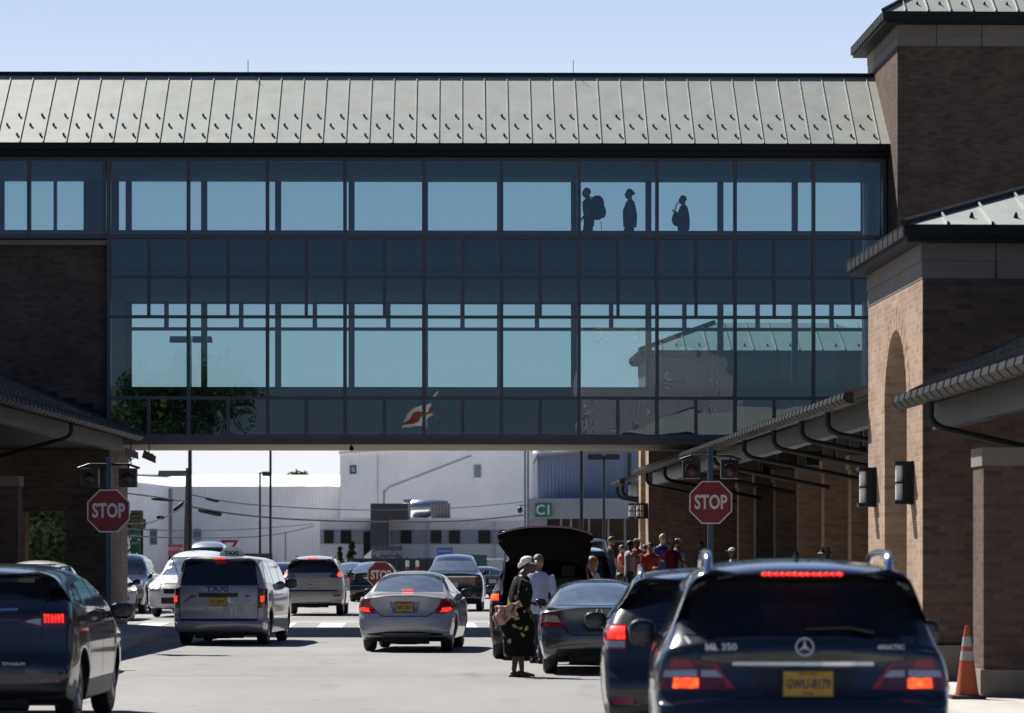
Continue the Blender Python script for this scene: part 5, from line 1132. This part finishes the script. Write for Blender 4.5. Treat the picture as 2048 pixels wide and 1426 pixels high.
# ================= street furniture and background =================
signred=M('sign_red',(.20,.008,.018),.45,var=.06); signw=M('sign_white_sheet',(.62,.60,.60),.45,var=.05); poleb=M('blue_grey_pole',(.045,.07,.11),.4,.4,var=.1)
sred=M('signal_lens_red',(.05,.006,.008),.3,var=0); woodp=M('weathered_pole',(.10,.085,.075),.85); dpole=M('dark_green_pole',(.018,.028,.03),.45,.2); alum=M('brushed_lamp_metal',(.20,.21,.22),.5,.5)
def octa(r): return [(r*math.cos(PI/8+PI/4*i),r*math.sin(PI/8+PI/4*i)) for i in range(8)]
def stop(label,px,py,d,size,base,signals=True,poletop=None,group='stop signs on blue posts'):
    X=(px-CX)*d/F; z=H+(HY-py)*d/F; t=thing('stop_sign',label,'stop sign',(X,d,base),0,group); z-=base; r=size/2/math.cos(PI/8)
    m=MB(); m.prism([(a,z+b) for a,b in octa(r)],'y',-.075,-.070); sg=m.build('sign_plate',signw,t)
    m=MB(); m.prism([(a,z+b) for a,b in octa(r*.94)],'y',-.0785,-.0752); m.build('red_field',signred,sg)
    text('STOP',size*.455,'sign_lettering',signw,sg,(0,-.081,z-.005),sx=.70,depth=.0015,bold=.010)
    m=MB(); h=.05; zt_=(H+(HY-poletop)*d/F-base) if poletop else z+r*.9; m.box(-h,h,-.05,.05,0,zt_); m.build('post',poleb,t,bevel=.008)
    m=MB(); m.box(-.14,.14,-.14,.14,0,.02); m.build('base_plate',poleb,t)
    if signals:
        zs=z+size/2+.08; m=MB(); m.tube([(-.55,-.02,zs+.30),(-.35,-.02,zs+.37),(.35,-.02,zs+.37),(.55,-.02,zs+.30)],.022,8); m.tube([(-.35,-.02,zs+.37),(-.35,-.02,zs+.3)],.02,6); m.tube([(.35,-.02,zs+.37),(.35,-.02,zs+.3)],.02,6); m.build('signal_bracket',trim,t)
        for s in (-1,1):
            m=MB(); c=s*.34; m.box(c-.16,c+.16,-.10,.12,zs-.04,zs+.30); q=m.build('signal_housing',trim,t,bevel=.02)
            m=MB(); m.lathe([(0,-.115),(.06,-.112),(.10,-.10)],20,'y',(c,0,zs+.12)); m.build('signal_lens',sred,q,smooth=True)
            m=MB(); n=10
            for i in range(n):
                a,b=PI*i/n,PI*(i+1)/n; P=lambda a,y:(c+.12*math.cos(a),y,zs+.12+.12*math.sin(a)); m.q(P(a,-.10),P(b,-.10),P(b,-.28),P(a,-.28))
            v=m.build('signal_visor',trim,q); md=v.modifiers.new('s','SOLIDIFY'); md.thickness=.008
    return t
stop('stop sign with flashing signals before the left brick wall',218,1022,62.5,.765,.15,poletop=915)
stop('stop sign with flashing signals before the right arcade',1421,1005,62.5,.765,zsw(62.5)-.02,poletop=893)
stop('small stop sign peeking over the silver sedan roof',762,1150,100,.765,.0,False,group='stop signs on blue posts')
# traffic cone
p=FA.w(FA.x(1934,38.3),38.3); k=.80
t=thing('traffic_cone','orange traffic cone with two pale bands against the nearest pier','traffic cone',(p.x,p.y,.155))
orange=M('cone_orange',(.36,.065,.018),.55,var=.08)
def cone_r(z): return .135+(.025-.135)*z/.80
m=MB(); m.lathe([(cone_r(0)+.0,.03),(cone_r(.1),.1),(cone_r(.4),.4),(cone_r(.7),.7),(.022,.80),(0,.802)],28); m.build('cone_body',orange,t,smooth=40)
m=MB(); m.box(-.19,.19,-.19,.19,0,.035); m.build('cone_base',black,t,bevel=.01)
for a,b in ((.42,.52),(.57,.68)):
    m=MB(); m.lathe([(cone_r(a)+.003,a),(cone_r(b)+.003,b)],28); m.build('reflective_band',M('dull_band',(.34,.32,.33),.5),t,smooth=True)
# floodlights and cameras under the soffit
def flood(px,py,lab,col,tilt):
    p=FB.w(FB.x(px,Y0+.3),Y0+.3,FB.z(px,py,Y0)); t=thing('floodlight',lab,'floodlight',(p.x,p.y,p.z),FB.a,'floodlights under the skybridge')
    m=MB(); m.box(-.012,.012,-.02,.02,.06,bz(889)-p.z); m.box(-.10,.10,-.02,.02,.05,.07); m.build('bracket',dark,t)
    m=MB(); c,s=math.cos(tilt),math.sin(tilt); P=[(-.15,.07),(.13,.07),(.19,-.06),(-.12,-.09)]; m.prism([(a*c-b*s,a*s+b*c) for a,b in P],'y',-.12,.10); m.build('lamp_housing',col,t,bevel=.012)
flood(262,906,'left floodlight hanging beside the brick wall',alum,-.35); flood(298,912,'right floodlight hanging from the soffit',M('olive_lamp',(.11,.10,.05),.5),-.5)
p=FB.w(FB.x(703,Y0+.5),Y0+.5,FB.z(703,896,Y0)); t=thing('security_camera','small dark camera hanging under the skybridge above the white hangar corner','camera',tuple(p))
m=MB(); m.box(-.02,.02,-.02,.02,.03,bz(889)-p.z); m.build('bracket',dark,t); m=MB(); m.ball((0,0,0),(.06,.06,.06),12); m.build('camera_dome',trim,t,smooth=True)
# ---- lamp posts and poles
def pole(name,label,cat,px,pyt,d,r,mat,arms=(),px2=None,group=None,pybase=None):
    X=(px-CX)*d/F; zt_=H+(HY-pyt)*d/F; t=thing(name,label,cat,(X,d,.0),0,group); dx=0 if px2 is None else (px2-px)*d/F
    m=MB(); m.tube([(dx,0,0),(0,0,zt_)],[r*1.25,r*.85],10); m.tube([(dx,0,0),(dx,0,.5)],r*1.7,10); m.build('pole',mat,t,smooth=40)
    for a in arms:
        kind,x0,x1,z=a[0],(a[1]-px)*d/F,(a[2]-px)*d/F,H+(HY-a[3])*d/F
        m=MB()
        if kind=='head': m.prism([(x0,z-.09),(x1,z-.09),(x1*.97+x0*.03,z+.06),(x0*.97+x1*.03,z+.06)],'y',-.2,.2); m.build('lamp_head',a[4] if len(a)>4 else mat,t,bevel=.02)
        else: m.tube([(x0,0,z),(x1,0,z)],.035,6); m.build('lamp_arm',mat,t)
    return t,X
pole('street_lamp','tall dark double headed lamp post seen through the left glass of the skybridge','street lamp',380,672,112,.06,dpole,(('head',341,374,678),('head',386,423,678)),group='lamp posts beyond the skybridge')
pole('street_lamp','tall slim dark pole rising behind the small lamp left of centre','pole',541,800,118,.042,dpole,(('arm',541,533,946),),group='lamp posts beyond the skybridge')
pole('street_lamp','short slim lamp post whose head points right beside the slim pole','street lamp',520,946,150,.05,dpole,(('arm',520,528,946),('head',526,541,947)),group='lamp posts beyond the skybridge')
pole('utility_pole','leaning wooden utility pole with a long grey lamp arm','utility pole',376,936,122,.085,woodp,(('head',318,374,946,alum),),px2=369,group=None)
pole('street_lamp','thick dark pole right of the green C1 sign','pole',1163,800,105,.055,dpole,group='lamp posts beyond the skybridge')
pole('street_lamp','double headed lamp post before the blue hangar','street lamp',1208,911,125,.055,dpole,(('head',1177,1204,913),('head',1212,1238,913)),group='lamp posts beyond the skybridge')
for i,px in enumerate((1050,1056)): pole('utility_pole','%s of the twin slim poles left of the blue hangar'%('left','right')[i],'utility pole',px,870,175,.05,M('slate_pole',(.12,.17,.20),.6),group='twin poles by the hangar')
pole('utility_pole','short thin pole before the long white hangar','pole',571,1066,200,.04,alum)
# wires
def wire(label,pts,d0,d1,r=.02):
    n=len(pts); P=[]; xs=[p[0] for p in pts]
    for i in range(25):
        t=i/24; x=xs[0]+(xs[-1]-xs[0])*t
        for (a,b),(c,dd) in zip(pts,pts[1:]):
            if a<=x<=c: y=b+(dd-b)*(x-a)/(c-a); break
        P.append((x,y))
    for _ in range(4): P=[P[0]]+[(P[i][0],(P[i-1][1]+P[i][1]*2+P[i+1][1])/4) for i in range(1,24)]+[P[-1]]
    m=MB(); m.tube([Wp(x,y,d0+(d1-d0)*i/24) for i,(x,y) in enumerate(P)],r,5)
    return tag(m.build('overhead_cable',black,None),label,'cable','overhead cables beyond the skybridge')
wire('thick overhead cable sagging from the utility pole towards the C1 sign',[(376,1012),(430,1024),(560,1038),(700,1043),(880,1044),(960,1040),(1046,1030)],122,175,.035)
wire('upper overhead cable running right from the utility pole across the hangar',[(376,988),(430,1001),(500,1010),(680,1020),(820,1020),(950,1014),(1046,1004)],122,175,.02)
wire('overhead cable running left from the pole to the brick wall',[(250,986),(300,992),(376,1004)],95,122,.025)
wire('low overhead cable rising from the left towards the low white building',[(255,1072),(360,1076),(480,1076),(560,1069),(628,1052)],110,190,.025)
wire('thin overhead cable just above the low one on the left',[(255,1058),(360,1062),(480,1060),(628,1048)],110,190,.02)
wire('thin overhead cable dipping between the brick wall and the pole',[(255,1048),(300,1046),(350,1026),(372,1008)],105,122,.018)
def csp(px,py,d,w,h,rz,lab):
    p=Wp(px,py,d); m=MB(); m.tube([(-w/2,0,0),(-w/2+.1,0,0),(w/2-.1,0,0),(w/2,0,0)],[h*.3,h/2,h/2,h*.3],8); o=tag(m.build('splice_box',black,None,smooth=40),lab,'cable box','splice boxes on the cables'); o.location=p; o.rotation_euler=(0,R(rz),0)
csp(424,1000,125,.5,.10,14,'small splice box on the upper cable right of the pole'); csp(420,1024,125,.85,.19,12,'larger splice box on the thick cable right of the pole')
csp(325,999,117,.75,.10,4,'long splice box on the cable left of the pole'); csp(357,1013,120,.45,.14,-40,'tilted splice box close to the left of the pole'); csp(321,1035,115,.25,.14,0,'small splice box low on the left dipping cable')
# ---- hangars
wallw=M('white_corrugated',(.86,.86,.86),.6,var=.10,vs=.25); nt=wallw.node_tree
def corr(m,scale=2.0,dist=.05,axis=0):
    nt=m.node_tree; tc=nd(nt,'ShaderNodeTexCoord'); wv=nd(nt,'ShaderNodeTexWave'); wv.bands_direction='XYZ'[axis]; wv.inputs['Scale'].default_value=scale; nt.links.new(tc.outputs['Object'],wv.inputs['Vector'])
    u=nd(nt,'ShaderNodeBump'); u.inputs['Distance'].default_value=dist; nt.links.new(wv.outputs['Fac'],u.inputs['Height']); nt.links.new(u.outputs[0],nt.nodes['Principled BSDF'].inputs['Normal'])
corr(wallw,1.2,.010)
roofw=M('white_roof_membrane',(.85,.85,.83),.7,var=.05,vs=.3); bluew=M('blue_corrugated',(.25,.30,.42),.55,var=.10,vs=.3); corr(bluew,1.6,.08)
palew=M('pale_corrugated',(.55,.57,.62),.6,var=.08,vs=.3); corr(palew,3.2,.10); siding=M('grey_lap_siding',(.36,.37,.42),.7,var=.05); corr(siding,3.6,.03,2)
whsid=M('white_lap_siding',(.66,.67,.70),.7,var=.05); corr(whsid,3.0,.02,2)
def zz(py,d): return H+(HY-py)*d/F
def xx(px,d): return (px-CX)*d/F
def bld(name,label,px,d,cat='building'): return Th(name,label,cat,F0,(xx(px,d),d,0))
def block(T,name,px0,px1,d,dep,z0,z1,mat,**k):
    m=MB(); m.box(xx(px0,d),xx(px1,d),d,d+dep,z0,z1); return T.part(name,m,mat,keep=True,**k)
A=bld('hangar','long low white hangar with a bright flat roof on the left',480,255)
m=MB(); e=zz(973,255); xs=[(xx(345,255),255),(xx(700,255),255),(xx(700,255),305),(xx(180,225),290),(xx(180,225),225)]
m.prism(xs,'z',0,e); A.part('wall',m,wallw,keep=True)
m=MB(); rz_=zz(950,290); ev=.15
m.q((xx(345,255),254.7,e+.02),(xx(705,255),254.7,e+.02),(xx(705,290),290,rz_),(xx(330,290),290,rz_)); m.q((xx(345,255),254.7,e+.02),(xx(330,290),290,rz_),(xx(160,225),290,rz_),(xx(160,225),224.7,e+.25))
A.part('roof',m,roofw,keep=True)
m=MB()
for a,b in ((320,333),(335,344)): m.box(xx(a,254),xx(b,254),253.4,254.4,0,zz(977,254))
A.part('duct_shaft',m,M('grey_duct',(.26,.25,.25),.6))
for a,b,c_,d_ in ((300,314,1059,1090),(388,402,1058,1080)):
    block(A,'window',a,b,254.6 if a>345 else 246,.2,zz(d_,254),zz(c_,254),M('dull_window',(.14,.16,.22),.2))
B=bld('hangar','tall white hangar with a green letter B',900,250)
m=MB(); e0,e1=zz(908,250),zz(888,250); m.prism([(xx(680,250),0),(xx(1300,250),0),(xx(1300,250),e1),(xx(1040,250),e1),(xx(680,250),e0)],'y',250,300); B.part('wall',m,wallw,keep=True)
m=MB(); m.prism([(xx(678,250),e0),(xx(1040,250),e1),(xx(1300,250),e1),(xx(1300,250),e1+.18),(xx(1040,250),e1+.18),(xx(678,250),e0+.18)],'y',249.7,249.98); B.part('parapet_trim',m,signw)
m=MB(); P=[Wp(a,b,249.9) for a,b in ((942,912),(780,974),(768,985),(768,1003))]; m.tube(P,.045,6); B.part('drain_pipe',m,M('pipe_blue_grey',(.38,.40,.48),.5),smooth=40)
block(B,'letter_panel',700,713,249.9,.08,zz(948,250),zz(931,250),M('deep_teal',(.02,.09,.09),.5)); text('B',.50,'wall_lettering',signw,B.o,(xx(706.5,249.8)-B.org.x,-.14,zz(939.5,250)),bold=.0)
block(B,'louvre_vent',948,962,249.9,.08,zz(955,250),zz(930,250),M('louvre_grey',(.22,.25,.26),.6))
block(B,'wall_seam',755,756,249.93,.06,0,zz(905,250),MT['pipe_blue_grey'])
Lb=bld('office_building','low white office building with dark square windows',860,228)
d=228; block(Lb,'wall',640,741,d,14,0,zz(1040,d),whsid); block(Lb,'wall',775,1085,d,14,0,zz(1040,d),whsid)
block(Lb,'siding_band',640,740,d-.06,.05,zz(1088,d),zz(1060,d),siding); block(Lb,'siding_band',781,1075,d-.06,.05,zz(1088,d),zz(1060,d),siding)
block(Lb,'roof_edge',636,741,d-.2,14.3,zz(1041,d),zz(1036,d),roofw); block(Lb,'roof_edge',775,1088,d-.2,14.3,zz(1041,d),zz(1036,d),roofw)
for a,b in ((648,667),(681,702),(802,823),(862,883),(898,920),(957,981),(998,1018)):
    f=block(Lb,'window',a,b,d-.14,.07,zz(1087,d),zz(1061,d),MT['dark_glass'])
for a in (855,988): block(Lb,'downpipe',a,a+2,d-.2,.1,0,zz(1042,d),MT['pipe_blue_grey'])
Tw=bld('entrance_tower','charcoal entrance block rising above the low white office',765,225); d=225; chm=M('charcoal_panel',(.045,.045,.055),.6,var=.1)
block(Tw,'tower_shaft',741,774,d,6,0,zz(1007,d),chm); block(Tw,'upper_panel',774.2,816,d,6,zz(1039,d),zz(1007,d),chm); block(Tw,'dark_doorway',727,740.8,d+2,3,0,zz(1064,d),MT['dark_glass'])
m=MB(); m.tube([(xx(768,232),232,zz(1008,232)),(xx(768,232),232,zz(980,232))],.06,6); Tw.part('roof_pipe',m,alum)
hv=bld('rooftop_air_unit','shiny silver rooftop duct with a louvred grey box behind the charcoal block',850,233,'air unit'); d=233
z0,z1=zz(1036,d),zz(998,d); m=MB(); r=(z1-z0)/2
m.tube([(xx(815,d),d+1,z0+r),(xx(824,d),d+1,z0+r),(xx(850,d),d+1,z0+r),(xx(880,d),d+1,z0+r*1.2),(xx(896,d),d+1,z0+r*1.2)],[r*.6,r*.95,r,r*.8,r*.7],20); m.tube([(xx(806,d),d+1,z1-.2),(xx(822,d),d+1,z1-.25)],[.25,.3],12); hv.part('silver_duct',m,M('galvanised',(.6,.6,.6),.25,.9,var=.1,vs=3),smooth=40)
m=MB(); m.box(xx(862,d),xx(900,d),d-.5,d+1.6,z0,zz(1007,d)); hv.part('louvred_box',m,M('louvre_dark',(.10,.09,.10),.6,var=.3,vs=4))
m=MB()
for q in range(6): a=862+q*6.5; m.box(xx(a,d),xx(a+1,d),d-.55,d-.5,z0,zz(1007,d))
hv.part('louvre_ribs',m,alum)
C1=bld('hangar','blue corrugated hangar with a pale lower canopy and the green C1 sign',1180,185); d=185
m=MB(); m.prism([(xx(1075,d),zz(997,d)),(xx(1310,d),zz(997,d)),(xx(1310,d),zz(889,d)),(xx(1075,d),zz(909,d))],'y',d+2,d+30); C1.part('upper_wall',m,bluew,keep=True)
m=MB(); m.prism([(xx(1066,d),zz(925,d)),(xx(1074,d),zz(906,d)),(xx(1310,d),zz(886,d)),(xx(1310,d),zz(890,d)),(xx(1076,d),zz(911,d)),(xx(1070,d),zz(927,d))],'y',d+1.6,d+2.6); C1.part('roof_trim',m,palew,keep=True)
m=MB(); m.prism([(xx(1065,d),zz(925,d)),(xx(1074.5,d),zz(910,d)),(xx(1074.5,d),zz(997,d)),(xx(1060,d),zz(997,d))],'y',d+2.7,d+3.2); C1.part('curved_end',m,wallw,keep=True)
block(C1,'canopy_fascia',1056,1310,d,3,zz(1037,d),zz(997,d),palew); block(C1,'dark_glazing',1094,1310,d+2.2,.5,0,zz(1037,d),MT['dark_glass']); block(C1,'end_wall',1056,1093.5,d+2,.8,0,zz(1037,d),siding)
for a in (1120,1140,1176,1215,1248): block(C1,'glazing_post',a,a+4,d+2.0,.18,0,zz(1037,d),M('pale_post',(.30,.31,.36),.5))
block(C1,'glazing_rail',1094,1310,d+2.05,.12,zz(1083,d),zz(1081,d),MT['pale_post'])
f=block(C1,'gate_sign',1071,1104,d-.1,.08,zz(1034,d),zz(1007,d),M('sign_green',(.012,.16,.09),.5,var=.05)); text('C1',.74,'sign_lettering',signw,f,(xx(1087.5,d)-C1.org.x,-.115,zz(1020.5,d)),sx=.95,bold=.012)
block(C1,'wall_grille',1255,1262,d+1.9,.1,zz(985,d),zz(905,d),chm)
m=MB(); m.lathe([(0,.5),(.45,.45),(.55,.2),(.35,.0)],14,c=(xx(1087,d),d+5,zz(909,d))); C1.part('roof_vent',m,roofw,smooth=50)
# small camera at the corner
t=thing('security_camera','grey dome camera left of the green C1 sign','camera',tuple(Wp(1040,1018,180))); m=MB(); m.tube([(.5,3,.2),(0,0,.2),(0,0,.05)],.035,6); m.build('bracket',alum,t); m=MB(); m.ball((0,0,-.05),(.14,.14,.17),12); m.build('camera_dome',trim,t,smooth=True)
# ---- signs
def board(name,label,px0,px1,py0,py1,d,mat,posts=True,cat='sign',txt=()):
    X=xx((px0+px1)/2,d); t=thing(name,label,cat,(X,d,.008)); w=(px1-px0)/2*d/F; a,b=zz(py1,d),zz(py0,d)
    m=MB(); m.box(-w,w,-.06,.06,a,b); s_=m.build('sign_panel',mat,t,bevel=.01)
    if posts:
        for s in (-.8,.8): m=MB(); m.box(s*w-.05,s*w+.05,.0+.065,.16,0,b); m.build('post',trim,t)
    for (tx,fx,fz,sz,mt,al) in txt: text(tx,sz,'sign_lettering',mt,s_,(fx*w,-.075,a+(b-a)*fz),align=al,bold=.002)
    return t
lg=M('sign_grey_letter',(.32,.33,.38),.5,var=0)
board('sign_board','dark grey sign lettered Signature before the low white office',744,805,1092,1120,205,M('slate_sign',(.06,.065,.085),.5),txt=(('Signature',-.05,.55,.50,lg,'CENTER'),('FLIGHT SUPPORT',.1,.15,.13,lg,'CENTER')))
board('sign_board','blue sign with pale lettering left of the green container',874,905,1095,1128,205,M('sign_blue',(.05,.13,.42),.5),txt=(('InterCloud',0,.78,.16,signw,'CENTER'),('AVIATION',0,.45,.10,lg,'CENTER')))
t=board('direction_sign','green highway sign beside the left brick corner',262,281,1063,1079,118,M('highway_green',(.02,.22,.13),.5),False,txt=(('NORTH',0,.5,.10,signw,'CENTER'),))
board('direction_sign','taller green direction board below the highway sign',262,280,1081,1106,118.3,M('deep_green',(.015,.12,.08),.5),True,txt=(('EXIT',0,.75,.12,signw,'CENTER'),))
board('direction_sign','olive yellow notice board above the green signs',262,285,1021,1057,118.6,M('olive_sign',(.17,.17,.09),.6,var=.2,vs=6),True,txt=(('PARKING',0,.8,.07,trim,'CENTER'),('SHORT TERM',0,.55,.055,trim,'CENTER'),('RETURNS',0,.3,.06,trim,'CENTER')))
board('notice_board','pinkish red board behind the white vehicle',336,366,1089,1112,160,M('pink_red',(.33,.06,.11),.5),txt=(('RENTAL',0,.6,.22,signw,'CENTER'),))
t=thing('yield_sign','red and white triangular yield sign above the taxi roof','yield sign',(xx(459,150),150,.008)); z=zz(1091,150); m=MB(); r=.40
m.prism([(-r,z+r*.58),(r,z+r*.58),(0,z-r*1.15)],'y',-.05,-.04); s_=m.build('sign_plate',signred,t); m=MB(); m.prism([(-r*.5,z+r*.3),(r*.5,z+r*.3),(0,z-r*.6)],'y',-.056,-.0505); m.build('white_field',signw,s_); m=MB(); m.box(-.04,.04,-.03,.03,0,z+.1); m.build('post',alum,t)
t=thing('sign_fin','white triangular fin standing left of the Signature sign','sign',(xx(738,203),203,.008)); m=MB(); m.prism([(-.42,zz(1117,203)),(.12,zz(1119,203)),(.12,zz(1101,203))],'y',-.1,.1); m.build('fin',roofw,t); m=MB(); m.box(-.05,.05,.0,.1,0,zz(1117,203)); m.build('post',alum,t)
# container, utility box, fence, posts
t=thing('container','dark green container with a pale lid edge before the office','container',(xx(946,175),175,.008)); m=MB(); w=28*175/F; m.box(-w,w,-1,1,.0,zz(1110,175)); m.build('container_body',M('container_green',(.025,.10,.08),.6,var=.15),t,bevel=.03); m=MB(); m.box(-w-.05,w+.05,-1.05,1.05,zz(1110,175)+.002,zz(1108,175)); m.build('lid',M('pale_green_lid',(.30,.42,.36),.6),t); m=MB()
for q in range(5): m.box(-w+.1+q*w*.45,-w+.16+q*w*.45,-1.04,-1.002,.1,zz(1112,175))
m.build('rib',MT['container_green'],t)
t=thing('utility_box','pale square utility cabinet right of the green container','utility box',(xx(990,172),172,.008)); m=MB(); w=15*172/F; m.box(-w,w,-.5,.5,0,zz(1120,172)); m.build('cabinet',M('pale_cabinet',(.40,.41,.42),.6),t,bevel=.03); m=MB(); m.box(-w-.04,w+.04,-.54,.54,zz(1120,172)+.002,zz(1117,172)); m.build('lid',roofw,t)
t=thing('fence','dark screen fence before the office building','fence',(xx(830,190),190,.008)); m=MB(); m.box(xx(705,190)-xx(830,190),xx(1000,190)-xx(830,190),-.03,.03,.1,zz(1117,190)); m.build('screen_panel',M('fence_screen',(.035,.04,.05),.8,var=.25,vs=1.5),t)
for q in range(14): m=MB(); x=xx(705+q*22,190)-xx(830,190); m.box(x-.05,x+.05,-.12,-.035,0,zz(1115,190)); m.build('post',chm,t)
for i,px in enumerate((815,835)):
    t=thing('barrier_post','%s red and white barrier post before the dark fence'%('left','right')[i],'bollard',(xx(px,182),182,.008),0,'barrier posts by the fence'); m=MB(); m.tube([(0,0,0),(0,0,zz(1121,182))],.09,10); m.build('post',signw,t,smooth=40); m=MB(); m.tube([(0,0,.75),(0,0,1.15)],.093,10); m.build('red_band',signred,t,smooth=40)
# far building fragments behind yard
t=thing('fence','low dark fence behind the taxi and champagne vehicle','fence',(xx(500,165),165,.008)); m=MB(); m.box(xx(455,165)-xx(500,165),xx(545,165)-xx(500,165),-.05,.05,.0,zz(1108,165)); m.build('screen_panel',MT['fence_screen'],t)
m=MB(); m.box(xx(455,165)-xx(500,165),xx(545,165)-xx(500,165),-.09,.09,zz(1108,165)+.002,zz(1107,165)); m.build('top_rail',chm,t)
# ---- vegetation
leaf=[M('leaf_%d'%i,c,.6,var=.4,vs=4,spec=.3) for i,c in enumerate(((.035,.07,.018),(.06,.11,.03),(.10,.14,.045),(.02,.045,.014)))]
bark=M('bark',(.08,.06,.045),.9,var=.3)
def tree(name,label,X,Y,h,cr,n,ls,seed,z0=0.0,cz=.62,flat=.8,mats=leaf,group=None,cat='tree',con=False):
    rg=random.Random(seed); t=thing(name,label,cat,(X,Y,z0),rg.uniform(0,6),group); m=MB(); m.tube([(0,0,0),(.05*h*.2,0,h*.3),(0,.02*h,h*.7)],[h*.03,h*.022,h*.008],8)
    cl=[]
    for i in range(26):
        a=rg.uniform(0,2*PI); e=rg.uniform(-.7,1.3); rr=cr*rg.uniform(.25,.85)
        if con: zc_=rg.uniform(.1,.95); rr=cr*(1-zc_)*.8; c=Vector((rr*math.cos(a),rr*math.sin(a),zc_*h)); sz=cr*.35*(1.15-zc_)
        else: c=Vector((rr*math.cos(a)*math.cos(e),rr*math.sin(a)*math.cos(e),h*cz+rr*math.sin(e)*flat)); sz=cr*rg.uniform(.2,.42)
        cl.append((c,sz))
        if not con: m.tube([(0,0,h*rg.uniform(.25,.5)),tuple(c*.6+Vector((0,0,h*.2))),tuple(c)],[h*.012,h*.008,h*.003],5)
    m.build('trunk',bark,t,smooth=40); m=MB()
    for i in range(n):
        c,sz=rg.choice(cl); v=Vector((rg.gauss(0,1),rg.gauss(0,1),rg.gauss(0,.8))); v=v.normalized()*sz*rg.random()**.4; p=c+v
        a=Vector((rg.gauss(0,1),rg.gauss(0,1),rg.gauss(0,1))).normalized(); b=a.orthogonal().normalized(); s=ls*rg.uniform(.6,1.4); m.mi=min(3,int(rg.random()*2)+(1 if v.z>0 else 0)+(1 if rg.random()<.15 else 0))
        m.q(p-a*s,p+b*s*.5,p+a*s,p-b*s*.5)
    m.build('crown',mats,t,keep=True); return t
for i,(px,d,h,cr,lab) in enumerate(((52,112,6.4,2.8,'leafy tree seen at the left of the doorway in the brick wall'),(118,118,7.0,3.0,'leafy tree seen at the right of the doorway in the brick wall'))):
    tree('tree',lab,xx(px,d),d,h,cr,9000,.13,30+i,cz=.45,flat=1.3,group='trees behind the brick wall')
tree('tree','yellowish leafy tree peeking past the left brick corner',xx(268,125),125,4.6,.55,1500,.09,44,cz=.62)
for i,(px,w,lab) in enumerate(((597,30,'wide distant treetop above the hangar roof'),(655,15,'smaller distant treetop above the hangar roof'))):
    tree('tree',lab,xx(px,320),320,zz(938,320),w*320/F,1800,.16,50+i,cz=.90,flat=.35,group='distant treetops')
for i,(px,py,d,w,lab) in enumerate(((680,1093,212,9,'small pointed evergreen left of the taller one'),(704,1079,212,13,'taller pointed evergreen beside the charcoal entrance'))):
    tree('evergreen',lab,xx(px,d),d,zz(py,d),w*d/F*1.3,4200,.13,60+i,con=True,mats=[leaf[3],leaf[0],leaf[0],leaf[1]],group='evergreens by the office')
tree('shrub','rounded dark shrub between the two evergreens',xx(690,210),210,zz(1103,210),.7,900,.09,70,cz=.5,cat='shrub')
# behind the camera: what the skybridge glass mirrors
for i,(x,y,h,cr) in enumerate(((-17,-62,16.5,5.6),(-25,-66,14,5),)):
    tree('tree',('broad tree mirrored in the lower left glass','second broad tree mirrored at the far left of the glass')[i],x,y,h,cr,13000,.17,80+i,cz=.62,group='trees mirrored in the glass')

def mirrored(px,d): p=FB.x(px,d); return p
mw=FB.w(mirrored(1320,226),164.7-226); t=thing('building','pale sunlit building mirrored in the lower right glass','building',tuple(mw),FB.a)
m=MB(); m.prism([(-5.2,0),(5.2,0),(5.2,13.2),(3.2,14.6),(-.5,16.2),(-5.2,16.6)],'y',-9,0); m.build('wall',palew,t,keep=True)
m=MB(); m.box(-5.3,5.3,.0,.05,9.4,9.9); m.build('cornice',siding,t)
mw=FB.w(mirrored(868,226),164.7-226); t=thing('standin_flagpole','added pole and orange and white flag standing in for a striped reflection in the lower glass','standin_flagpole',tuple(mw),FB.a)  # added stand-in for an unclear striped reflection, seen only in the glass
m=MB(); m.tube([(0,0,0),(0,0,12)],[.12,.06],8); m.build('pole',alum,t,smooth=40); 
m=MB(); m2=MB()
for mm,(a,b) in ((m,(0,.33)),(m,(.67,1)),(m2,(.33,.67))):
    for i in range(10):
        P=lambda u,v:(.1-u*2.3,.12*math.sin(u*7),11.9-u*1.2-v*1.0+.08*math.sin(u*9)); u0,u1=i/10,(i+1)/10; mm.q(P(u0,a),P(u1,a),P(u1,b),P(u0,b))
fl=m.build('flag',white,t,smooth=True); m2.build('orange_stripe',orange,fl,smooth=True)
